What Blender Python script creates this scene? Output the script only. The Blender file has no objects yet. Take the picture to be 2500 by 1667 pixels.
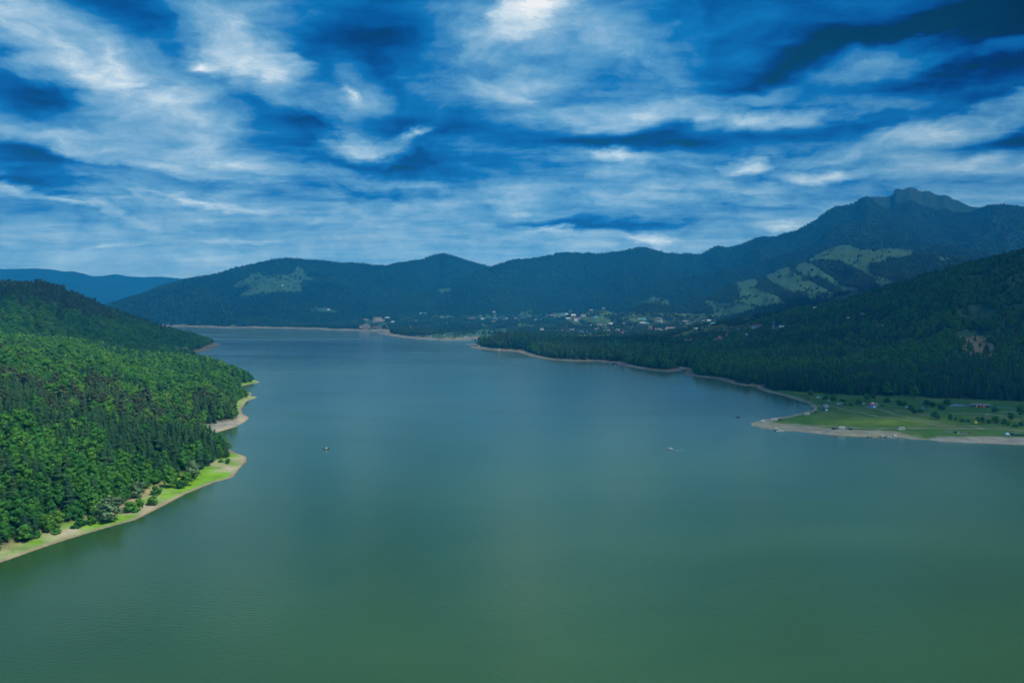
import bpy, math, random
import numpy as np
random.seed(7)
RNG = np.random.default_rng(11)
PI = math.pi
D = bpy.data
SC = bpy.context.scene
COL = SC.collection

# ------------------------------------------------------------------ camera
F, CX, CY, H = 1944.0, 1250.0, 833.5, 120.0      # focal length and centre in photo pixels, eye height
PITCH = math.atan((CY-745.0)/F)
cam = D.cameras.new('camera'); cam_o = D.objects.new('camera', cam); COL.objects.link(cam_o)
cam_o.location = (0, 0, H); cam_o.rotation_euler = (PI/2-PITCH, 0, 0)
cam.sensor_width = 36; cam.lens = 36*F/2500; cam.clip_start = 1; cam.clip_end = 60000
SC.camera = cam_o
SC.view_settings.view_transform = 'Standard'; SC.view_settings.look = 'None'
SC.view_settings.exposure = 0.0; SC.view_settings.gamma = 1.0
cy = SC.cycles
cy.max_bounces = 5; cy.diffuse_bounces = 2; cy.glossy_bounces = 2; cy.transmission_bounces = 2
cy.volume_bounces = 0; cy.transparent_max_bounces = 4; cy.caustics_reflective = False; cy.caustics_refractive = False
cy.sample_clamp_indirect = 3; cy.sample_clamp_direct = 3

def ray(px, py):                                  # -> azimuth, tan(elevation)
    x = (px-CX)/F; u = -(py-CY)/F
    y = math.cos(PITCH)+u*math.sin(PITCH); z = u*math.cos(PITCH)-math.sin(PITCH)
    return math.atan2(x, y), z/math.hypot(x, y)
def proj(x, y, z):
    zz = z-H; c, s = math.cos(PITCH), math.sin(PITCH)
    d = y*c-zz*s; u = y*s+zz*c
    d = np.where(d < 1, 1, d)
    return CX+F*x/d, CY-F*u/d

# ------------------------------------------------------------------ sun
SUN_EL, SUN_AZ = math.radians(52), math.radians(122)      # azimuth from +Y towards +X
SD = (math.sin(SUN_AZ)*math.cos(SUN_EL), math.cos(SUN_AZ)*math.cos(SUN_EL), math.sin(SUN_EL))
sun = D.lights.new('sun', 'SUN'); sun.energy = 4.9; sun.angle = math.radians(7); sun.color = (1.0, .95, .84)
sun_o = D.objects.new('sun', sun); COL.objects.link(sun_o); sun_o.location = (0, 0, 500)
sun_o.rotation_euler = (PI/2-SUN_EL, 0, PI-SUN_AZ)

# ------------------------------------------------------------------ node helper
class NT:
    def __init__(s, tree): s.t = tree; s.n = tree.nodes; s.l = tree.links
    def new(s, typ, **kw):
        n = s.n.new(typ)
        for k, v in kw.items():
            if k == 'ins':
                for kk, vv in v.items():
                    if hasattr(vv, 'is_output'): s.l.new(vv, n.inputs[kk])
                    else: n.inputs[kk].default_value = vv
            else: setattr(n, k, v)
        return n
    def math(s, op, a, b=None, c=None, clamp=False):
        n = s.n.new('ShaderNodeMath'); n.operation = op; n.use_clamp = clamp
        for i, v in enumerate((a, b, c)):
            if v is None: continue
            if hasattr(v, 'is_output'): s.l.new(v, n.inputs[i])
            else: n.inputs[i].default_value = v
        return n.outputs[0]
    def ramp(s, fac, stops, interp='LINEAR'):
        n = s.n.new('ShaderNodeValToRGB'); n.color_ramp.interpolation = interp
        e = n.color_ramp.elements
        while len(e) < len(stops): e.new(.5)
        for i, (p, c) in enumerate(stops):
            e[i].position = p; e[i].color = (c[0], c[1], c[2], 1)
        s.l.new(fac, n.inputs[0]); return n.outputs[0]
    def mix(s, fac, a, b, blend='MIX'):
        n = s.n.new('ShaderNodeMix'); n.data_type = 'RGBA'; n.blend_type = blend
        for sock, v in ((n.inputs[0], fac), (n.inputs[6], a), (n.inputs[7], b)):
            if hasattr(v, 'is_output'): s.l.new(v, sock)
            else: sock.default_value = v if not isinstance(v, tuple) or len(v) == 4 else (*v, 1)
        return n.outputs[2]
    def noise(s, vec, scale, detail=4, rough=.55, dist=0.0):
        n = s.n.new('ShaderNodeTexNoise'); n.inputs['Scale'].default_value = scale
        n.inputs['Detail'].default_value = detail; n.inputs['Roughness'].default_value = rough
        n.inputs['Distortion'].default_value = dist
        if vec is not None: s.l.new(vec, n.inputs['Vector'])
        return n

def lin(r, g, b): return tuple((c/255/12.92 if c/255 <= .04045 else ((c/255+.055)/1.055)**2.4) for c in (r, g, b))

# ------------------------------------------------------------------ world: blue sky behind wind-drawn cloud
world = D.worlds.new('World'); SC.world = world; world.use_nodes = True
w = NT(world.node_tree); w.n.clear()
tc = w.new('ShaderNodeTexCoord').outputs['Generated']
sep = w.new('ShaderNodeSeparateXYZ', ins={0: tc})
X, Y, Z = sep.outputs
az = w.math('ARCTAN2', X, Y); el = w.math('ARCSINE', Z)
elp = w.math('MAXIMUM', el, 0.0)
# flat cloud deck coordinates (streets of cloud run to the horizon)
dz = w.math('ADD', w.math('MAXIMUM', Z, 0.0), 0.07)
px_ = w.math('DIVIDE', X, dz); py_ = w.math('DIVIDE', Y, dz)
deck = w.new('ShaderNodeCombineXYZ', ins={0: px_, 1: py_, 2: 0.0}).outputs[0]
streak = w.new('ShaderNodeMapping', ins={'Vector': deck, 'Scale': (.55, .95, 1), 'Rotation': (0, 0, .25)}).outputs[0]
n1 = w.noise(streak, 1.3, 7, .56, .5).outputs[0]
n2 = w.noise(streak, 4.2, 6, .6, .3).outputs[0]
# wispy warp of the big cloud masses
ang = w.new('ShaderNodeCombineXYZ', ins={0: az, 1: el, 2: 0.0}).outputs[0]
angs = w.new('ShaderNodeMapping', ins={'Vector': ang, 'Scale': (1.0, 2.2, 1)}).outputs[0]
wn = w.noise(angs, 5.0, 6, .6, .3)
wsub = w.new('ShaderNodeVectorMath', operation='SUBTRACT', ins={0: wn.outputs[1], 1: (.5, .5, .5)}).outputs[0]
wsc = w.new('ShaderNodeVectorMath', operation='MULTIPLY', ins={0: wsub, 1: (.16, .085, 0)}).outputs[0]
wv = w.new('ShaderNodeVectorMath', operation='ADD', ins={0: ang, 1: wsc}).outputs[0]
BLOBS = [  # x, y, rx, ry, rotation (deg, clockwise on the photo), amount   (2352 px wide coordinates)
 (30,50,190,60,20,.30),(190,120,300,70,32,.20),(340,230,250,100,30,.25),(440,250,120,60,0,.16),(130,300,260,60,22,.24),
 (60,205,300,50,6,-.30),(170,95,60,22,30,-.22),(20,100,80,22,20,-.2),(570,60,150,90,35,.24),(470,128,48,30,0,.55),(600,150,150,55,22,.38),(655,150,60,22,0,.2),
 (820,215,90,70,35,.34),(815,212,32,16,30,.34),(830,335,100,32,0,.46),(945,312,48,18,0,.5),(1235,25,100,50,-20,.46),
 (1130,100,220,100,0,.20),(1370,90,260,120,15,.18),(1120,200,190,45,-4,.20),(1440,262,250,38,-6,.28),(1200,235,60,20,0,.15),
 (700,270,330,130,0,-.20),(880,90,220,120,0,-.19),(1000,380,300,30,0,-.16),(330,20,260,36,8,-.22),(1250,150,200,30,4,-.16),
 (2280,30,460,90,-3,-.22),(1900,130,420,42,-12,-.17),(2180,215,330,44,-4,-.20),(2330,335,260,28,-3,-.20),(2120,80,160,20,-8,.14),(1800,190,160,20,-6,.2),(2300,110,120,16,-10,.12),(1650,60,260,90,0,-.05),
 (2030,145,110,42,0,.26),(1960,255,260,30,0,.22),(2230,290,300,26,-6,.30),(2180,380,280,34,4,.22),(1395,352,110,16,5,.34),(1700,376,70,17,0,.48),
 (1890,398,110,16,6,.32),(1480,310,420,28,0,-.24),(140,375,230,38,3,-.32),(60,425,170,20,2,-.26),(650,440,330,14,0,-.14),(1370,522,260,16,0,-.26),(1680,490,180,14,0,-.10),
 (1480,553,90,13,8,.30),(1265,537,70,11,5,.26),(1780,525,80,9,0,.2),(1450,440,420,26,0,.10),(700,400,420,20,5,.10),(480,470,160,9,5,.22),(100,460,230,9,10,.26),(560,550,120,5,0,.10),(260,557,90,5,0,.1),
 (1750,255,120,20,0,.2),(380,390,260,16,8,.16),(500,360,260,30,18,.14),(1700,430,260,16,0,.05),(1940,440,200,14,0,.12)]
acc = None
for bx, by, rx, ry, rot, amp in BLOBS:
    bx *= 1.0629; by *= 1.0629; rx *= 1.0629*1.25; ry *= 1.0629*1.25
    a0, t0 = ray(bx, by); e0 = math.atan(t0)
    m = w.new('ShaderNodeMapping', vector_type='TEXTURE', ins={'Vector': wv, 'Location': (a0, e0, 0), 'Rotation': (0, 0, -math.radians(rot)), 'Scale': (rx/F, ry/F, 1)}).outputs[0]
    g = w.new('ShaderNodeTexGradient', gradient_type='QUADRATIC_SPHERE' if abs(amp) > .3 and rx < 90 else 'SPHERICAL', ins={0: m}).outputs['Fac']
    sm = w.math('SMOOTH_MIN', g, .75, .3) if False else g
    acc = w.math('MULTIPLY_ADD', sm, amp*1.25, acc if acc is not None else 0.0)
# base brightness: pale near the horizon, deeper blue overhead, darker to the right
base = w.new('ShaderNodeFloatCurve', ins={1: w.math('MULTIPLY', elp, 1.6)})
cu = base.mapping.curves[0]
for p in ((.10, .68), (.22, .58), (.38, .47)): cu.points.new(*p)
cu.points[0].location = (0, .71); cu.points[-1].location = (1, .48)
base.mapping.update()
rightd = w.math('MULTIPLY', w.math('MAXIMUM', w.math('SUBTRACT', w.math('MINIMUM', az, .75), .12), 0.0), w.math('MULTIPLY', elp, -.9))
B = w.math('ADD', w.math('ADD', base.outputs[0], acc), rightd)
namp = w.math('MULTIPLY', w.math('MINIMUM', w.math('MULTIPLY', elp, 8.0), 1.0), 1.0)
B = w.math('ADD', B, w.math('MULTIPLY', w.math('SUBTRACT', n1, .5), w.math('MULTIPLY', namp, .62)))
B = w.math('ADD', B, w.math('MULTIPLY', w.math('SUBTRACT', n2, .5), w.math('MULTIPLY', namp, .42)))
B = w.math('ADD', B, w.math('MULTIPLY', w.math('SUBTRACT', wn.outputs[0], .5), w.math('MULTIPLY', namp, .20)))
# torn detail, strongest inside the bright cloud; bright masses are compressed so that their texture shows
n3 = w.noise(w.new('ShaderNodeMapping', ins={'Vector': wv, 'Scale': (1.0, 2.0, 1), 'Rotation': (0, 0, -.35)}).outputs[0], 15.0, 8, .64, .0).outputs[0]
over = w.math('MAXIMUM', w.math('SUBTRACT', B, .42), 0.0)
B = w.math('ADD', w.math('MINIMUM', B, .42), w.math('MULTIPLY', over, w.math('MULTIPLY_ADD', n3, 1.15, .18)))
B = w.math('ADD', B, w.math('MULTIPLY', w.math('SUBTRACT', n3, .5), w.math('MULTIPLY', namp, .30)), clamp=True)
cloud = w.ramp(w.math('MULTIPLY', B, 1.0), [(0, lin(0, 22, 62)), (.14, lin(0, 48, 105)), (.28, lin(0, 90, 162)), (.42, lin(10, 120, 190)), (.56, lin(92, 160, 208)), (.70, lin(142, 188, 222)), (.84, lin(190, 218, 238)), (1, lin(245, 250, 255))])
sky = w.new('ShaderNodeTexSky', sky_type='NISHITA'); sky.sun_disc = False
sky.sun_elevation = SUN_EL; sky.sun_rotation = SUN_AZ; sky.altitude = 600; sky.dust_density = .6; sky.ozone_density = 3
skyc = w.mix(1.0, sky.outputs[0], (.03, .03, .03), 'MULTIPLY')
clear = w.mix(1.0, skyc, (.25, .75, 1.1), 'MULTIPLY')
col = w.mix(.90, clear, cloud)
# the sky stands behind the haze: undo what that air adds and takes along each direction
SIG, JR, JG, JB = 1.1e-4, .002, .17, .45
path = w.math('MINIMUM', w.math('DIVIDE', 17600.0, w.math('MAXIMUM', w.math('ABSOLUTE', X), w.math('ABSOLUTE', Y))), w.math('DIVIDE', 1200.0, w.math('MAXIMUM', Z, .01)))
T_ = w.math('EXPONENT', w.math('MULTIPLY', path, -SIG))
om = w.math('SUBTRACT', 1.0, T_)
sc_ = w.new('ShaderNodeSeparateColor', ins={0: col})
ch = [w.math('MAXIMUM', w.math('DIVIDE', w.math('SUBTRACT', sc_.outputs[i], w.math('MULTIPLY', om, j)), T_), 0.0) for i, j in enumerate((JR, JG, JB))]
col = w.new('ShaderNodeCombineColor', ins={0: ch[0], 1: ch[1], 2: ch[2]}).outputs[0]
bg = w.new('ShaderNodeBackground', ins={'Color': col, 'Strength': 1.0})
w.new('ShaderNodeOutputWorld', ins={0: bg.outputs[0]})
world.cycles.sampling_method = 'MANUAL'; world.cycles.sample_map_resolution = 512

# ------------------------------------------------------------------ object helpers
def tag(o, label=None, cat=None, group=None, kind=None):
    if label: o['label'] = label
    if cat: o['category'] = cat
    if group: o['group'] = group
    if kind: o['kind'] = kind
    return o
def empty(name, loc, rz=0.0):
    o = D.objects.new(name, None); COL.objects.link(o); o.location = loc; o.rotation_euler = (0, 0, rz); o.empty_display_size = 1
    return o
def link(name, me, parent=None, mat=None):
    if mat is not None and not me.materials: me.materials.append(mat)
    o = D.objects.new(name, me); COL.objects.link(o)
    if parent is not None: o.parent = parent
    return o
def copy_tree(o, parent=None):
    c = o.copy(); COL.objects.link(c); c.parent = parent
    for ch in list(o.children): copy_tree(ch, c)
    return c
class MB:
    def __init__(s): s.v = []; s.f = []
    def add(s, vs, fs):
        k = len(s.v); s.v += [tuple(p) for p in vs]; s.f += [tuple(i+k for i in f) for f in fs]; return s
    def box(s, x0, x1, y0, y1, z0, z1, taper=0.0, ty=None):
        ty = taper if ty is None else ty
        return s.add([(x0,y0,z0),(x1,y0,z0),(x1,y1,z0),(x0,y1,z0),(x0+taper,y0+ty,z1),(x1-taper,y0+ty,z1),(x1-taper,y1-ty,z1),(x0+taper,y1-ty,z1)],
                     [(3,2,1,0),(4,5,6,7),(0,1,5,4),(1,2,6,5),(2,3,7,6),(3,0,4,7)])
    def prism(s, pts, y0, y1):                    # outline in xz, extruded along y
        n = len(pts); vs = [(p[0], y0, p[1]) for p in pts]+[(p[0], y1, p[1]) for p in pts]
        return s.add(vs, [tuple(range(n)), tuple(range(2*n-1, n-1, -1))]+[(i, i+n, (i+1) % n+n, (i+1) % n) for i in range(n)])
    def cyl(s, c, r, h, axis='z', n=12, r2=None):
        r2 = r if r2 is None else r2
        vs = []
        for k, rr in ((0, r), (1, r2)):
            for i in range(n):
                a = 2*PI*i/n; p, q, t = rr*math.cos(a), rr*math.sin(a), h*k
                vs.append((c[0]+p, c[1]+q, c[2]+t) if axis == 'z' else (c[0]+p, c[1]+t, c[2]+q) if axis == 'y' else (c[0]+t, c[1]+p, c[2]+q))
        return s.add(vs, [tuple(range(n-1, -1, -1)), tuple(range(n, 2*n))]+[(i, (i+1) % n, (i+1) % n+n, i+n) for i in range(n)])
    def mesh(s, name, mat=None):
        me = D.meshes.new(name); me.from_pydata(s.v, [], s.f); me.update()
        if mat: me.materials.append(mat)
        return me
    def build(s, name, mat, parent=None): return link(name, s.mesh(name, mat), parent)
def np_mesh(name, verts, tris=None, quads=None, mat=None):
    me = D.meshes.new(name); verts = np.asarray(verts, np.float32)
    me.vertices.add(len(verts)); me.vertices.foreach_set('co', verts.ravel())
    parts = []; starts = []; k = 0
    for a in (quads, tris):
        if a is None or not len(a): continue
        a = np.asarray(a, np.int32); parts.append(a.ravel()); starts.append(k+np.arange(len(a))*a.shape[1]); k += a.size
    if parts:
        li = np.concatenate(parts); st = np.concatenate(starts)
        me.loops.add(len(li)); me.loops.foreach_set('vertex_index', li)
        me.polygons.add(len(st)); me.polygons.foreach_set('loop_start', st.astype(np.int32))
    me.update(calc_edges=True); me.validate()
    if mat: me.materials.append(mat)
    return me

def pmat(name, col, rough=.6, var=.0, scale=2.0, metal=0.0, spec=.3, emit=None):
    m = D.materials.new(name); m.use_nodes = True; t = NT(m.node_tree)
    b = t.n['Principled BSDF']; b.inputs['Roughness'].default_value = rough; b.inputs['Metallic'].default_value = metal
    b.inputs['Specular IOR Level'].default_value = spec
    co = t.new('ShaderNodeTexCoord').outputs['Object']
    n = t.noise(co, scale, 3).outputs[0]
    c2 = tuple(c*(1-max(var, .12)) for c in col)
    t.l.new(t.mix(n, (*col, 1), (*c2, 1)), b.inputs['Base Color'])
    if emit:
        b.inputs['Emission Color'].default_value = (*emit, 1); b.inputs['Emission Strength'].default_value = 1
    return m

# ------------------------------------------------------------------ terrain
def G(px, py, z=0.0):                             # ground point seen at a photo pixel, on the level z
    a, t = ray(px, py); r = (z-H)/t
    return (r*math.sin(a), r*math.cos(a))
COAST = [G(*p) for p in [(-900,1680),(-300,1460),(0,1372),(75,1345),(150,1322),(250,1292),(330,1270),(400,1235),(450,1205),(520,1178),(570,1165),
  (585,1145),(608,1125),(600,1113),(575,1105),(560,1096),(545,1092),(520,1078),(508,1063),(540,1053),(575,1043),(600,1029),(609,1021),(604,1015),(590,1011),
  (592,990),(597,983),(610,976),(628,970),(612,965),(618,959),(600,955),(585,952),(583,945),(600,940),(634,933),(622,928),(600,926),(580,925),(588,920),(597,917),(585,914),(572,914),
  (545,900),(500,884),(455,876),(446,871),(480,863),(520,850),(541,841),(528,838),(500,825),(430,812),(200,806),(-800,806)]]
COAST += [(-9000, 2500), (-9000, 4150)]
COAST += [G(*p) for p in [(-800,791),(0,795),(300,797),(440,797),(460,798),(500,798.5),(540,800.5),(620,800),(700,802),(780,803.5),(800,806),(860,807),(915,808),(931,807),(934,811),(931,815),
  (945,819),(975,823),(1010,826),(1060,828.5),(1120,829),(1155,827),(1185,824),(1215,825),(1240,827),(1235,832),(1190,836),(1160,839),(1128,841.5),(1160,842.5),(1185,843.5),(1165,845.5),(1142,847),
  (1160,850),(1200,855),(1260,858),(1291,868),(1319,875),(1376,881),(1425,882),(1455,881.5),(1480,885),(1508,890),(1561,900),(1593,905),(1636,907.5),(1660,906),(1672,901),(1680,903),(1669,911),(1689,918),(1753,925),
  (1776,931),(1791,937),(1817,941),(1847,943),(1849,949),(1874,957),(1919,968),(1949,977),(1971,983),(1984,990),(1984,1000),(1949,1008.5),(1904,1018),(1859,1025),(1827,1033),(1829,1039),(1859,1045.5),(1904,1050),
  (1964,1055),(2023,1062),(2083,1066),(2120,1067),(2150,1069),(2175,1067),(2200,1069),(2225,1072),(2269,1074),(2299,1078),(2373,1082),(2448,1084),(2500,1087),(2700,1096),(3200,1130),(3800,1200)]]
COAST += [(9000, 600), (26000, 600), (26000, 26000), (-26000, 26000), (-26000, -3000), (-2600, -3000), (-1500, -200)]
COAST = np.array(COAST)
COVE1, COVE1B = G(525, 1078), G(552, 1100)
def sdf(x, y, poly=COAST):                        # > 0 on land
    d2 = np.full(x.shape, 1e18); ins = np.zeros(x.shape, bool)
    n = len(poly)
    for i in range(n):
        ax, ay = poly[i]; bx, by = poly[(i+1) % n]
        ex, ey = bx-ax, by-ay; wx, wy = x-ax, y-ay
        t = np.clip((wx*ex+wy*ey)/(ex*ex+ey*ey+1e-9), 0, 1)
        dx, dy = wx-t*ex, wy-t*ey
        d2 = np.minimum(d2, dx*dx+dy*dy)
        if ay != by:
            ins ^= ((ay > y) != (by > y)) & (x < ex*(y-ay)/(by-ay)+ax)
    return np.where(ins, 1, -1)*np.sqrt(d2)
def inpoly(x, y, pts):
    ins = np.zeros(np.shape(x), bool); n = len(pts)
    for i in range(n):
        ax, ay = pts[i]; bx, by = pts[(i+1) % n]
        if ay != by: ins ^= ((ay > y) != (by > y)) & (x < (bx-ax)*(y-ay)/(by-ay)+ax)
    return ins
def vnoise(x, y, wl, seed):
    gx, gy = x/wl, y/wl; ix, iy = np.floor(gx).astype(np.int64), np.floor(gy).astype(np.int64)
    fx, fy = gx-ix, gy-iy; fx = fx*fx*(3-2*fx); fy = fy*fy*(3-2*fy)
    def h(a, b):
        v = (a*374761393+b*668265263+seed*1442695041) & 0xffffffff
        v = ((v ^ (v >> 13))*1274126177) & 0xffffffff
        return ((v ^ (v >> 16)) & 0xffff)/65535.0
    return (h(ix,iy)*(1-fx)+h(ix+1,iy)*fx)*(1-fy)+(h(ix,iy+1)*(1-fx)+h(ix+1,iy+1)*fx)*fy
def fbm(x, y, wl, seed, n=4, g=.5):
    s = 0; a = 1; tot = 0
    for k in range(n): s = s+a*vnoise(x, y, wl/2**k, seed+k*17); tot += a; a *= g
    return s/tot-.5
# ridges: nodes (photo x, photo y of the tree tops, distance, tree height), front width, back width, slope power
RIDGES = [
 ('near_left', [(-900,800,900,13),(-300,795,1200,13),(0,824,1350,13),(120,830,1350,13),(230,836,1320,13),(300,858,1310,13),(360,868,1300,13),(446,878,1280,13),(521,884,1240,13),(565,908,1130,13),(592,962,1030,13),(612,1000,930,13)], (980,980,960,900,880,850,800,720,600,420,250,120), 500, .48),
 ('far_left', [(-900,700,1900,13),(-200,692,2050,13),(0,685,2100,13),(45,687,2120,13),(110,685,2150,13),(150,700,2200,13),(200,722,2250,13),(250,742,2300,13),(300,757,2330,13),(350,777,2350,13),(400,797,2350,13),(450,806,2380,13),(500,822,2400,12),(530,840,2450,8),(545,850,2450,8)], (800,800,780,760,720,700,680,650,600,560,500,420,260,120,60), 700, .8),
 ('low_hill', [(330,800,4700,10),(355,778,4750,10),(368,765,4800,10),(400,755,4850,10),(439,745,4900,10),(493,731,4950,10),(543,734,4950,10),(573,746,4950,10),(650,762,4950,10),(760,766,4950,10),(900,768,4950,10),(980,785,4900,10)], 420, 500, .9),
 ('wood_hill', [(120,790,5400,10),(250,748,5600,10),(350,714.6,5900,10),(386,698,6000,10),(454,679,6100,10),(543,664,6300,10),(564,654,6350,10),(603,646,6400,10),(671,629,6500,10),(707,627,6600,10),(796,634,6650,10),(856,639,6700,10),(939,647,6800,10),(975,641,6850,10),(1034,631,6900,10),(1052,622,6950,10),(1084,616.5,7000,10),(1121,627,7000,10),(1169,640,7000,10),(1250,660,7000,10),(1400,690,7000,10)], 2000, 1500, 1.1),
 ('back_ridge', [(850,775,5000,10),(930,748,5200,10),(1000,722,5400,10),(1060,703,5500,10),(1110,690,5600,10),(1160,665,5800,10),(1200,650,6000,10),(1250,633,6200,10),(1292,629,6300,10),(1383,612,6500,10),(1463,616.5,6600,10),(1516,611,6700,10),(1558,600.6,6800,10),(1580,602,6800,10),(1627,614,6900,10),(1712,616.5,7000,10),(1730,608,7100,8),(1750,598,7200,8),(1776,603,7250,8),(1800,597,7350,8),(1856,577,7600,8),(1893,576,7650,8),(1946,561,7800,8),(1989,537,8000,8),(2021,510,8100,5),(2037,502,8100,5),(2074,497,8150,5),(2095,489,8150,2),(2116,476,8200,0),(2124,480,8200,0),(2140,494,8150,2),(2168,512,8100,5),(2206,517,8050,5),(2244,535,8000,5),(2308,548,7900,8),(2359,571,7800,8),(2410,584,7600,8),(2487,601,7500,8),(2600,630,7300,8),(2900,660,7000,8)],
   (700,900,1100,1200,1300,1500,1600,1700,1800,1900,2000,2000,2100,2100,2100,2100,2200,2300,2300,2400,2600,2700,2800,2900,3000,3000,3000,3000,3000,3000,3000,3000,2900,2900,2800,2700,2600,2500,2400,2400), 1600, 1.25),
 ('rock_peak', [(1900,620,9300,0),(2000,560,9400,0),(2090,495,9500,0),(2116,480,9500,0),(2132,478,9500,0),(2164,478,9500,0),(2181,473,9500,0),(2185,459,9500,0),(2195,456,9500,0),(2201,459.7,9500,0),(2209,458,9500,0),(2220,453,9500,0),(2236,456,9500,0),(2241,461,9500,0),(2252,465,9500,0),(2260,462.5,9500,0),(2270,463,9500,0),(2284,472,9500,0),(2296,473.5,9500,0),(2307,472,9500,0),(2321,477,9500,0),(2325,482,9500,0),(2342,486,9500,0),(2345,489,9500,0),(2371,501,9500,0),(2392,504,9500,0),(2419,506,9500,0),(2460,507,9500,0),(2500,505,9500,0),(2700,515,9500,0),(3200,560,9000,0)], 3000, 2200, 1.35),
 ('dark_hill', [(1400,750,5400,10),(1480,725,5500,10),(1600,690,5600,10),(1700,668,5700,10),(1759,656,5750,10),(1850,640,5800,10),(1900,622,5800,10),(1932,613,5800,10),(2000,602,5800,10),(2060,588,5850,10),(2150,583,5850,10),(2230,586,5850,10),(2330,600,5800,10),(2500,640,5600,10),(3000,680,5200,10)], 1900, 1200, 1.15),
 ('meadow_hill', [(1620,785,4300,0),(1680,758,4400,0),(1720,733,4500,0),(1760,713,4600,0),(1800,689,4700,0),(1851,678,4750,0),(1887,665,4800,0),(1919,653,4850,0),(1961,640,4900,0),(2004,618,4950,0),(2060,606,5000,0),(2150,608,5000,0),(2232,615,5000,0),(2330,627,5000,0),(2450,645,5000,0),(2800,660,5000,0)], (800,1000,1200,1400,1600,1700,1800,1850,1900,2000,2000,2000,2000,2000,2000,2000), 900, 1.1),
 ('village_hill', [(1480,790,3900,8),(1540,752,4200,8),(1571,738,4300,8),(1593,727,4350,5),(1621,730,4350,5),(1660,750,4300,8),(1720,770,4200,8),(1800,790,4100,8)], 700, 600, 1.3),
 ('church_hill', [(1360,790,4000,0),(1400,766,4050,0),(1470,755,4100,0),(1510,768,4100,0),(1560,790,4000,0)], 500, 500, 1.2),
 ('right_hill', [(1560,815,3000,12),(1650,800,2900,12),(1760,778,2800,12),(1850,765,2700,12),(1925,752,2600,12),(2002,740,2550,12),(2079,721,2500,12),(2160,699,2450,12),(2219,680,2400,12),(2257,663,2400,12),(2334,643,2350,12),(2385,630,2350,12),(2436,618,2300,12),(2500,601,2250,12),(2700,545,2200,12),(3100,480,2000,12),(3800,470,1800,12)], (900,1000,1100,1200,1300,1350,1400,1400,1400,1400,1400,1400,1400,1400,1400,1300,1200), 1700, 1.6),
 ('point_hill', [(1160,850,2230,0),(1180,832,2250,15),(1200,818,2270,17),(1232,805,2290,17),(1270,802,2300,17),(1289,806,2300,17),(1349,812,2250,17),(1400,824,2220,17),(1434,825,2200,17),(1519,820,2300,17),(1572,815,2350,17),(1689,817,2350,17),(1780,835,2250,17)], (60,180,230,320,360,420,480,500,520,560,600,640,600), 420, 1.0),
 ('blue_far', [(-900,640,14000,0),(-300,650,14000,0),(0,656.5,14000,0),(86,656.5,14000,0),(120,659,14000,0),(161,665.5,14000,0),(179,664,14000,0),(205,668,14000,0),(226,674,14000,0),(250,673,14000,0),(262,671,14000,0),(286,668,14000,0),(300,671,14000,0),(315,674,14000,0),(345,675,14000,0),(396,674,14000,0),(420,677,14000,0),(446,680,14000,0),(600,690,14000,0),(900,690,14000,0)], 4000, 1800, 1.3)]
FLAT = [G(*p) for p in [(1790,1000),(1845,952),(1890,955),(1960,962),(2060,969),(2200,972),(2330,978),(2500,985),(2900,1000),(3600,1100),(3600,1300),(2500,1200),(1750,1100)]]
FLAT = np.array(FLAT)
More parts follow.
